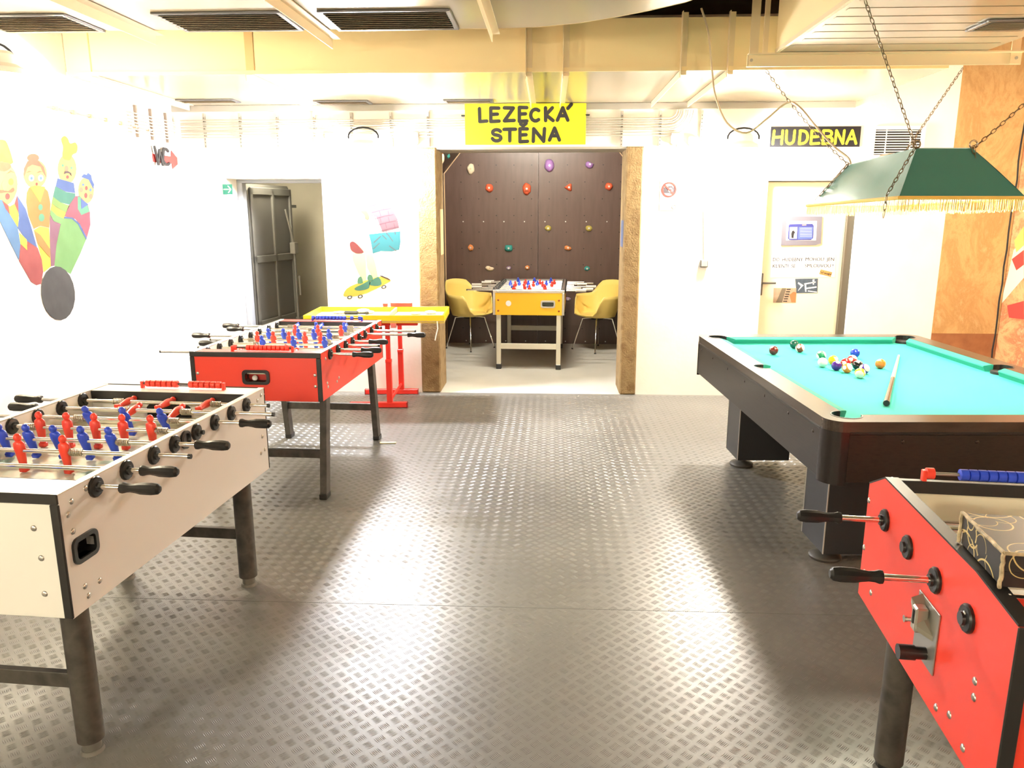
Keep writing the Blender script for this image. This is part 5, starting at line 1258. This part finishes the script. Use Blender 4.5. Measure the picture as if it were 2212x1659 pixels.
# balls
def ballmat(name, col, stripe):
    m = bpy.data.materials.new(name); m.use_nodes = True; nt = m.node_tree; b = nt.nodes['Principled BSDF']; b.inputs['Roughness'].default_value = .08
    wht = (.86, .82, .66, 1)
    tc = nt.nodes.new('ShaderNodeTexCoord'); sp = nt.nodes.new('ShaderNodeSeparateXYZ'); nt.links.new(tc.outputs['Object'], sp.inputs[0])
    def math_(op, a, v):
        n = nt.nodes.new('ShaderNodeMath'); n.operation = op
        nt.links.new(a, n.inputs[0])
        if v is not None: n.inputs[1].default_value = v
        return n.outputs[0]
    cur = (*col, 1)
    sx = math_('ABSOLUTE', sp.outputs['X'], None); spot = math_('GREATER_THAN', sx, .0255)
    m1 = nt.nodes.new('ShaderNodeMix'); m1.data_type = 'RGBA'; m1.inputs[6].default_value = cur; m1.inputs[7].default_value = wht; nt.links.new(spot, m1.inputs[0])
    out = m1.outputs[2]
    if stripe:
        sz = math_('ABSOLUTE', sp.outputs['Z'], None); cap = math_('GREATER_THAN', sz, .0165)
        m2 = nt.nodes.new('ShaderNodeMix'); m2.data_type = 'RGBA'; nt.links.new(out, m2.inputs[6]); m2.inputs[7].default_value = wht; nt.links.new(cap, m2.inputs[0]); out = m2.outputs[2]
    nt.links.new(out, b.inputs['Base Color']); return m
RBL = .0286
BALLS = [(1671.3, 757, (.13, .012, .012), 0, 'maroon pool ball, furthest left on the cloth', (.4, 1.0, .2)),
         (1715.6, 744, (.005, .07, .05), 0, 'dark green pool ball touching the brown striped one', (.2, -.6, 2.4)),
         (1728, 752, (.20, .035, .015), 1, 'brown striped white pool ball in front of the dark green one', (1.1, .5, .9)),
         (1774, 768, (.01, .16, .08), 1, 'green striped pool ball behind the white cue ball', (.4, 1.0, .3)),
         (1777, 783, None, 0, 'plain white cue ball left of the cluster', (0, 0, 0)),
         (1800, 778, (.72, .36, .01), 0, 'yellow pool ball at the back left of the cluster', (.3, .5, 2)),
         (1807, 790, (.055, .01, .20), 0, 'purple pool ball in the cluster beside the yellow one', (.2, 1.1, 1.7)),
         (1827, 784, (.42, .012, .015), 0, 'red pool ball in the middle of the cluster', (.2, .1, .9)),
         (1841, 777, (.50, .02, .02), 1, 'red striped pool ball at the back of the cluster', (.5, .2, .9)),
         (1830, 795, (.72, .18, .02), 1, 'orange striped pool ball at the front of the cluster', (1.0, .2, .6)),
         (1853, 789, (.008, .009, .010), 0, 'black pool ball at the right of the cluster', (.2, 1.2, 1.2)),
         (1847, 763, (.01, .035, .36), 0, 'blue pool ball apart behind the cluster', (.9, -.9, .9)),
         (1867, 797, (.05, .01, .22), 1, 'purple striped pool ball at the right edge of the cluster', (.9, .6, .2)),
         (1858, 806, (.78, .46, .01), 1, 'yellow striped pool ball nearest the viewer', (1.3, .3, 2.5)),
         (1902, 786, (.70, .15, .02), 0, 'orange pool ball lying alone right of the cluster', (.3, 1.1, .1))]
placed = []
for i, (x, y, c, stv, lab, rot) in enumerate(BALLS):
    p = gz(x, y, ZCL + RBL)
    for it in range(8):
        for q in placed:
            d = p - q
            if d.length < 2 * RBL + .0005 and d.length > 1e-6: p = q + d.normalized() * (2 * RBL + .0008)
    p.z = ZCL + RBL
    placed.append(p.copy())
    m = mat('cue_ball_white', (.86, .83, .72), .08) if c is None else ballmat('pool_ball_colour_%d' % i, c, stv)
    ball('pool_ball', lab, 'ball', p, RBL, m, 'pool balls on the cloth', rot)
# cue
ca_, cb_ = gz(1941.6, 768, ZCL + .008), gz(1915, 870, ZCL + .0155)
cue = thing('billiard_cue', 'wooden cue with dark butt lying on the turquoise cloth', 'cue', cb_)
d = (ca_ - cb_)
MB().cyl((0, 0, 0), d * .44, .0150, .0112, 14).build('butt', mat('dark_butt', (.03, .02, .013), .25, var=[(.12, .09, .06)], vscale=40, stretch=(1, .05, 1)), cue, 60)
MB().cyl(d * .44, d * .985, .0112, .0064, 14).build('shaft', mat('maple_shaft', (.72, .58, .34), .3), cue, 60)
MB().cyl(d * .985, d, .0064, .006, 10).build('tip', M_whitegl, cue)
MB().cyl(-d * .008, (0, 0, 0), .0145, .0152, 14).build('bumper', M_black, cue, 40)

# ================================================================== POOL LAMP
pl_ = thing('pool_lamp', 'green hanging pool lamp with gold fringe on four chains', 'lamp', (1.885, 4.345, 0), R(1.5))
nx_, fx_ = .29, .29; ny_, fy_ = -.60, .60
zr_n, zr_f = 1.733, 1.710
rim = [Vector((-.29, ny_, zr_n)), Vector((.29, ny_, zr_n)), Vector((.29, fy_, zr_f)), Vector((-.29, fy_, zr_f))]
top = [Vector((-.135, -.39, zr_n + .232)), Vector((.135, -.39, zr_n + .232)), Vector((.135, .40, zr_f + .225)), Vector((-.135, .40, zr_f + .225))]
m_in = mat('shade_lining', (.80, .78, .70), .5)
for k, nm in enumerate(('shade_end', 'shade_side', 'shade_end', 'shade_side')):
    a, b, c, d_ = rim[k], rim[(k + 1) % 4], top[(k + 1) % 4], top[k]
    n = (b - a).cross(d_ - a).normalized()
    mb = MB(); NU, NV = 12, 4
    vs = []
    for j in range(NV + 1):
        for i in range(NU + 1):
            u, v = i / NU, j / NV
            p = (a.lerp(b, u)).lerp(d_.lerp(c, u), v)
            wv = .004 * math.sin(u * 9 + k) * math.sin(v * math.pi) if nm == 'shade_side' else 0
            vs.append(p + n * wv)
    fs = [(j * (NU + 1) + i, j * (NU + 1) + i + 1, (j + 1) * (NU + 1) + i + 1, (j + 1) * (NU + 1) + i) for j in range(NV) for i in range(NU)]
    mo = len(vs); inner = [v_ - n * .004 for v_ in vs]
    mb.add(vs, fs); o = mb.build(nm, M_shade, pl_, 60)
    mb = MB(); mb.add(inner, fs); mb.build('shade_lining', m_in, o, 60)
mb = MB(); mb.prism([p + Vector((0, 0, 0)) for p in top], (0, 0, .004)); mb.build('shade_top', M_shade, pl_)
mb = MB(); mb.tube([p + Vector((0, 0, -.002)) for p in rim], .009, 6, True); mb.build('gold_braid', M_gold, pl_)
mb = MB(); rf = random.Random(3)
for k in range(4):
    a, b = rim[k], rim[(k + 1) % 4]; n = int((b - a).length / .0042); dr = (b - a).normalized()
    for i in range(n):
        p = a.lerp(b, (i + rf.random() * .6) / n); L_ = .060 + rf.uniform(-.006, .006); q = p + Vector((rf.uniform(-.002, .002), rf.uniform(-.002, .002), -L_))
        w_ = dr * .0015
        mb.add([p - w_, p + w_, q + w_, q - w_], [(0, 1, 2, 3)])
o = mb.build('fringe', M_fringe, pl_); o['kind'] = 'stuff'; o['label'] = 'gold fringe'
for y in (-.36, 0, .36):
    mb = MB(); mb.cyl((0, y, 1.86), (0, y, 1.93), .022, n=12); bo = mb.build('bulb_holder', M_white, pl_)
    mb = MB(); mb.sphere((0, y, 1.83), .035, 14, 9, (1, 1, 1.15)); mb.build('bulb', mat('pool_bulb_glow', (.9, .9, .9), .3, emit=((1, .90, .72), GLOW_POOL)), bo, 60)
MB().box(-.05, .05, .10, .22, top[2].z + .004, top[2].z + .045, .01).build('junction_box', M_cable, pl_)
# chains: every link a small bent ring, joined per chain
Rl = Matrix.Rotation(-R(1.5), 3, 'Z')
def toL(p): return Rl @ (Vector(p) - Vector((1.885, 4.345, 0)))
def chain(p0, p1, sag=0.0, pitch=.030, name='chain', r=.0022):
    p0, p1 = Vector(p0), Vector(p1); n = max(2, int((p1 - p0).length / pitch)); mb = MB()
    for i in range(n):
        t0, t1_ = i / n, (i + 1) / n
        a = p0.lerp(p1, t0) + Vector((0, 0, -4 * sag * t0 * (1 - t0))); b = p0.lerp(p1, t1_) + Vector((0, 0, -4 * sag * t1_ * (1 - t1_)))
        d = (b - a); L_ = d.length * .5 * 1.28; d.normalize(); c = (a + b) / 2
        s = d.cross(Vector((.3, .2, 1))).normalized(); u = d.cross(s)
        wv = s if i % 2 else u
        pts = [c + d * (L_ * math.cos(th)) + wv * (.0075 * math.sin(th)) for th in [2 * math.pi * k / 8 for k in range(8)]]
        mb.tube(pts, r, 4, True)
    o = mb.build(name, M_brass, pl_, 60); o['kind'] = 'stuff'; return o
tw = [Matrix.Rotation(R(1.5), 3, 'Z') @ p + Vector((1.885, 4.345, 0)) for p in top]
fl_, nl_, nr_, fr_ = toL(gy(1655, 152, YQ + .02)), toL(gy(1858, -30, 3.55)), toL(Vector((2.62, 4.1, 2.52))), toL(gy(2080, 147, YQ + .02))
chain(fl_, top[3], .03); chain(nl_, top[0], .0); chain(nr_, top[1], .02); chain(fr_, top[2], .0)
def off(p, dx, dy, dz): return p + Vector((dx, dy, dz))
# loose chain ends hanging over the shade
chain(off(top[3], -.004, 0, .006), off(rim[3], .03, -.06, .02), 0, name='chain_tail'); chain(off(top[3], -.014, -.02, .006), off(rim[3], .02, -.09, .03), 0, name='chain_tail')
chain(off(top[0], -.006, .0, .006), off(rim[0], -.035, .05, .01), 0, name='chain_tail'); chain(off(rim[0], -.035, .05, .01), off(rim[0], -.04, .05, -.09), 0, name='chain_tail')
chain(off(top[1], -.008, -.012, .01), off(top[1], .004, -.055, -.10), 0, name='chain_tail')
for p in (top[1], top[0]):
    mb = MB(); mb.tube([off(p, .018 * math.cos(2 * math.pi * k / 12), 0, .02 + .018 * math.sin(2 * math.pi * k / 12)) for k in range(12)], .004, 6, True); mb.build('ring', M_brass, pl_, 60)
# power cable looping from the duct to the lamp
cab = [gy(1515, 18, 5.50), gy(1530, 70, 5.46), gy(1538, 150, 5.42), gy(1545, 205, 5.36), gy(1570, 265, 5.30), gy(1612, 287, 5.26), gy(1655, 258, 5.22), gy(1700, 222, 5.20), gy(1728, 232, 5.1), gy(1760, 270, 5.0), gy(1800, 315, 4.9), gy(1835, 345, 4.78), gy(1836, 372, 4.70), gy(1845, 378, 4.66), gy(1875, 355, 4.6), gy(1900, 342, 4.52)]
mb = MB(); mb.tube([toL(p) for p in smoothpts(cab, 5, False)], .0065, 6); mb.build('power_cable', M_cable, pl_, 60)

# ================================================================== YELLOW TRAY TABLE
tt = thing('tray_table', 'yellow divided tray table on red height-adjustable legs by the back wall', 'table', (-1.47, 6.60, 0), R(3.5))
TX, TY, TZ = .585, .31, .835
MB().box(-TX, TX, -TY, TY, TZ - .062, TZ - .046).build('tray_bottom', mat('pale_tray_bottom', (.80, .70, .36), .4), tt)
for s in (-1, 1):
    MB().box(-TX, TX, s * TY, s * (TY - .018), TZ - .066, TZ, .002).build('tray_side', M_yeltray, tt)
    MB().box(s * TX, s * (TX - .018), -TY + .018, TY - .018, TZ - .066, TZ, .002).build('tray_end', M_yeltray, tt)
MB().box(.10, .116, -TY + .018, TY - .018, TZ - .05, TZ - .004).build('divider', mat('grey_divider', (.34, .29, .22), .6), tt)
def tloc(x, y, z=0):
    p = gz(x, y, z); Mi = (Matrix.Translation(tt.location) @ Matrix.Rotation(tt.rotation_euler.z, 4, 'Z')).inverted(); return Mi @ p
for (fx0, fy0, colx, fx1) in ((757, 880, 843, 880), (790, 851, 868, 903)):
    A_, B_, C_ = tloc(fx0, fy0), tloc(fx1, fy0), tloc(colx, fy0)
    yy = C_.y
    fo_ = MB().box(A_.x, B_.x, yy - .025, yy + .025, .004, .048, .003).build('leg_foot', M_redsteel, tt)
    for xx in (A_.x, B_.x): MB().box(xx - .004, xx + .004, yy - .027, yy + .027, 0, .05, .002).build('end_plug', mat('dark_red_plug', (.25, .01, .01), .4), fo_)
    MB().box(C_.x - .024, C_.x + .024, yy - .024, yy + .024, .048, .42, .003).build('leg_sleeve', M_redsteel, tt)
    MB().box(C_.x - .019, C_.x + .019, yy - .019, yy + .019, .42, .74, .003).build('leg_tube', M_redsteel, tt)
    MB().box(C_.x - .026, C_.x + .026, yy - .026, yy + .026, .40, .43, .003).build('clamp', M_redsteel, tt)
    MB().box(C_.x - .26, C_.x + .26, yy - .02, yy + .02, TZ - .11, TZ - .066, .003).build('top_arm', M_redsteel, tt)
A_, B_ = tloc(843, 880), tloc(868, 851)
mb = MB(); mb.cyl((A_.x, A_.y, .06), (B_.x, B_.y, .10), .012, n=8); mb.build('brace', M_redsteel, tt)
MB().box(A_.x + .03, A_.x + .08, A_.y - .03, A_.y + .02, TZ - .13, TZ - .07, .003).build('bracket_plate', M_alu, tt)
def ontray(x, y): return gz(x, y, TZ - .046)
# black goggles-like strap, white blocks, hanging cord
p = ontray(758, 679); o = thing('strap', 'black strap lying in the yellow tray', 'strap', p)
MB().box(-.06, .07, -.02, .02, 0, .03, .01).build('pad', M_black, o); MB().box(.13, .16, -.02, .015, 0, .028, .006).build('buckle', M_black, o); MB().box(.06, .14, -.008, .004, .004, .014).build('band', M_blackm, o)
for (x, y, w_, h_, lab) in ((785, 675, .12, .035, 'white lump beside the black strap in the yellow tray'), (800, 677, .07, .025, 'smaller white lump right of the bigger one in the yellow tray'), (735, 677, .14, .02, 'flat white piece at the left in the yellow tray'), (897, 679, .10, .022, 'flat white piece in the right tray half'), (930, 678, .11, .03, 'white lump at the right end of the yellow tray')):
    p = ontray(x, y); mb = MB(); mb.sphere((0, 0, h_ * .5), 1, 12, 7, (w_ / 2, .05, h_ * .5)); o = mb.build('sand_lump', mat('pale_foam', (.82, .78, .60), .8, bump=.4, bscale=40), None, 60, loc=p); tag(o, lab, 'toy')
cp = localpt(tt, (TX - .06, -TY - .004, TZ - .05))
mb = MB(); mb.tube([(0, 0, 0), (.004, -.004, -.06), (-.012, -.006, -.12), (-.02, -.004, -.16)], .005, 6); o = mb.build('cord', M_paper, None, 60, loc=cp); tag(o, 'short white cord hanging from the right end of the yellow tray', 'cord')
for (x0, x1, y0, lab) in ((850, 895, 661, 'red bar standing on the wall ledge behind the yellow tray'),):
    p, q = gy(x0, 662, 7.02), gy(x1, 655, 7.02); o = MB().box(0, q.x - p.x, 0, .03, 0, q.z - p.z + .005, .003).build('bar', M_redsteel, None, loc=(p.x, 6.99, TZ + .002)); tag(o, lab, 'bar')
    o.location.y = localpt(tt, (0, TY - .009, 0)).y - .012; MB().box(-.07, -.03, 0, .03, 0, .03, .003).build('bar_end', M_redsteel, o)
# wooden strip under the red table leg
a_, b_ = gz(815, 958), gz(856, 955)
o = MB().box(0, .12, 0, .03, 0, .008, .002).build('wood_strip', mat('pale_wood_strip', (.70, .60, .36), .6), None, loc=(a_.x + .02, a_.y - .015, .0008), rot=(0, 0, R(6))); tag(o, 'pale wooden strip on the floor beside the red table leg', 'strip')

# ================================================================== YELLOW SHELL CHAIRS
def shell_chair(loc, rz, label):
    t = thing('shell_chair', label, 'chair', (*loc, 0), rz, 'yellow shell chairs')
    # shell: plan angle a runs round the back; chair faces +x
    NA, NB_ = 40, 12; vs, fs = [], []
    def rimz(a):   # a: 0 front ... 180 back
        b = abs(a)
        if b < 38: return .455
        if b < 62: return .455 + (.685 - .455) * (.5 - .5 * math.cos(math.pi * (b - 38) / 24))
        if b < 112: return .685
        if b < 150: return .685 + (.845 - .685) * (.5 - .5 * math.cos(math.pi * (b - 112) / 38))
        return .845 + .012 * math.sin(math.pi * (b - 150) / 60)
    for i in range(NA):
        a = -180 + 360 * i / NA; ca, sa = math.cos(R(a)), math.sin(R(a)); zr = rimz(a)
        for j in range(NB_ + 1):
            f = j / NB_
            if f < .5:
                g_ = f / .5; rr = .215 * g_; z = .405 + .02 * g_ ** 3
            else:
                g_ = (f - .5) / .5
                rr = .215 + (.055 * math.sin(g_ * math.pi / 2)) + .028 * g_ * (1 if abs(a) > 120 else .3); z = .425 + (zr - .425) * g_
            ex = 1.02 if ca > 0 else 1.0
            vs.append((rr * ca * ex, rr * sa * 1.04, z))
    for i in range(NA):
        for j in range(NB_):
            fs.append((i * (NB_ + 1) + j, ((i + 1) % NA) * (NB_ + 1) + j, ((i + 1) % NA) * (NB_ + 1) + j + 1, i * (NB_ + 1) + j + 1))
    mb = MB(); mb.add(vs, fs); o = mb.build('shell', M_chair, t, 60)
    md = o.modifiers.new('thickness', 'SOLIDIFY'); md.thickness = .010
    mb = MB(); mb.lathe([(.001, .427), (.17, .427), (.205, .432), (.20, .447), (.12, .452), (.001, .452)], 28); mb.build('seat_pad', M_chair, t, 50)
    for sx, sy in ((1, 1), (1, -1), (-1, 1), (-1, -1)):
        mb = MB(); mb.tube([(sx * .05, sy * .05, .40), (sx * .13, sy * .13, .39), (sx * .215, sy * .215, .008)], .0085, 8); l = mb.build('leg', M_chrome, t, 60)
        mb = MB(); mb.cyl((sx * .215, sy * .215, 0), (sx * .2145, sy * .2145, .016), .011, n=10); mb.build('foot_cap', M_black, l)
    mb = MB(); mb.cyl((0, 0, .385), (0, 0, .404), .08, n=16); mb.build('mount_plate', M_black, t)
shell_chair((-.985, 9.55), -R(38), 'yellow shell armchair left of the yellow football table')
shell_chair((.60, 9.50), R(218), 'yellow shell armchair right of the yellow football table')
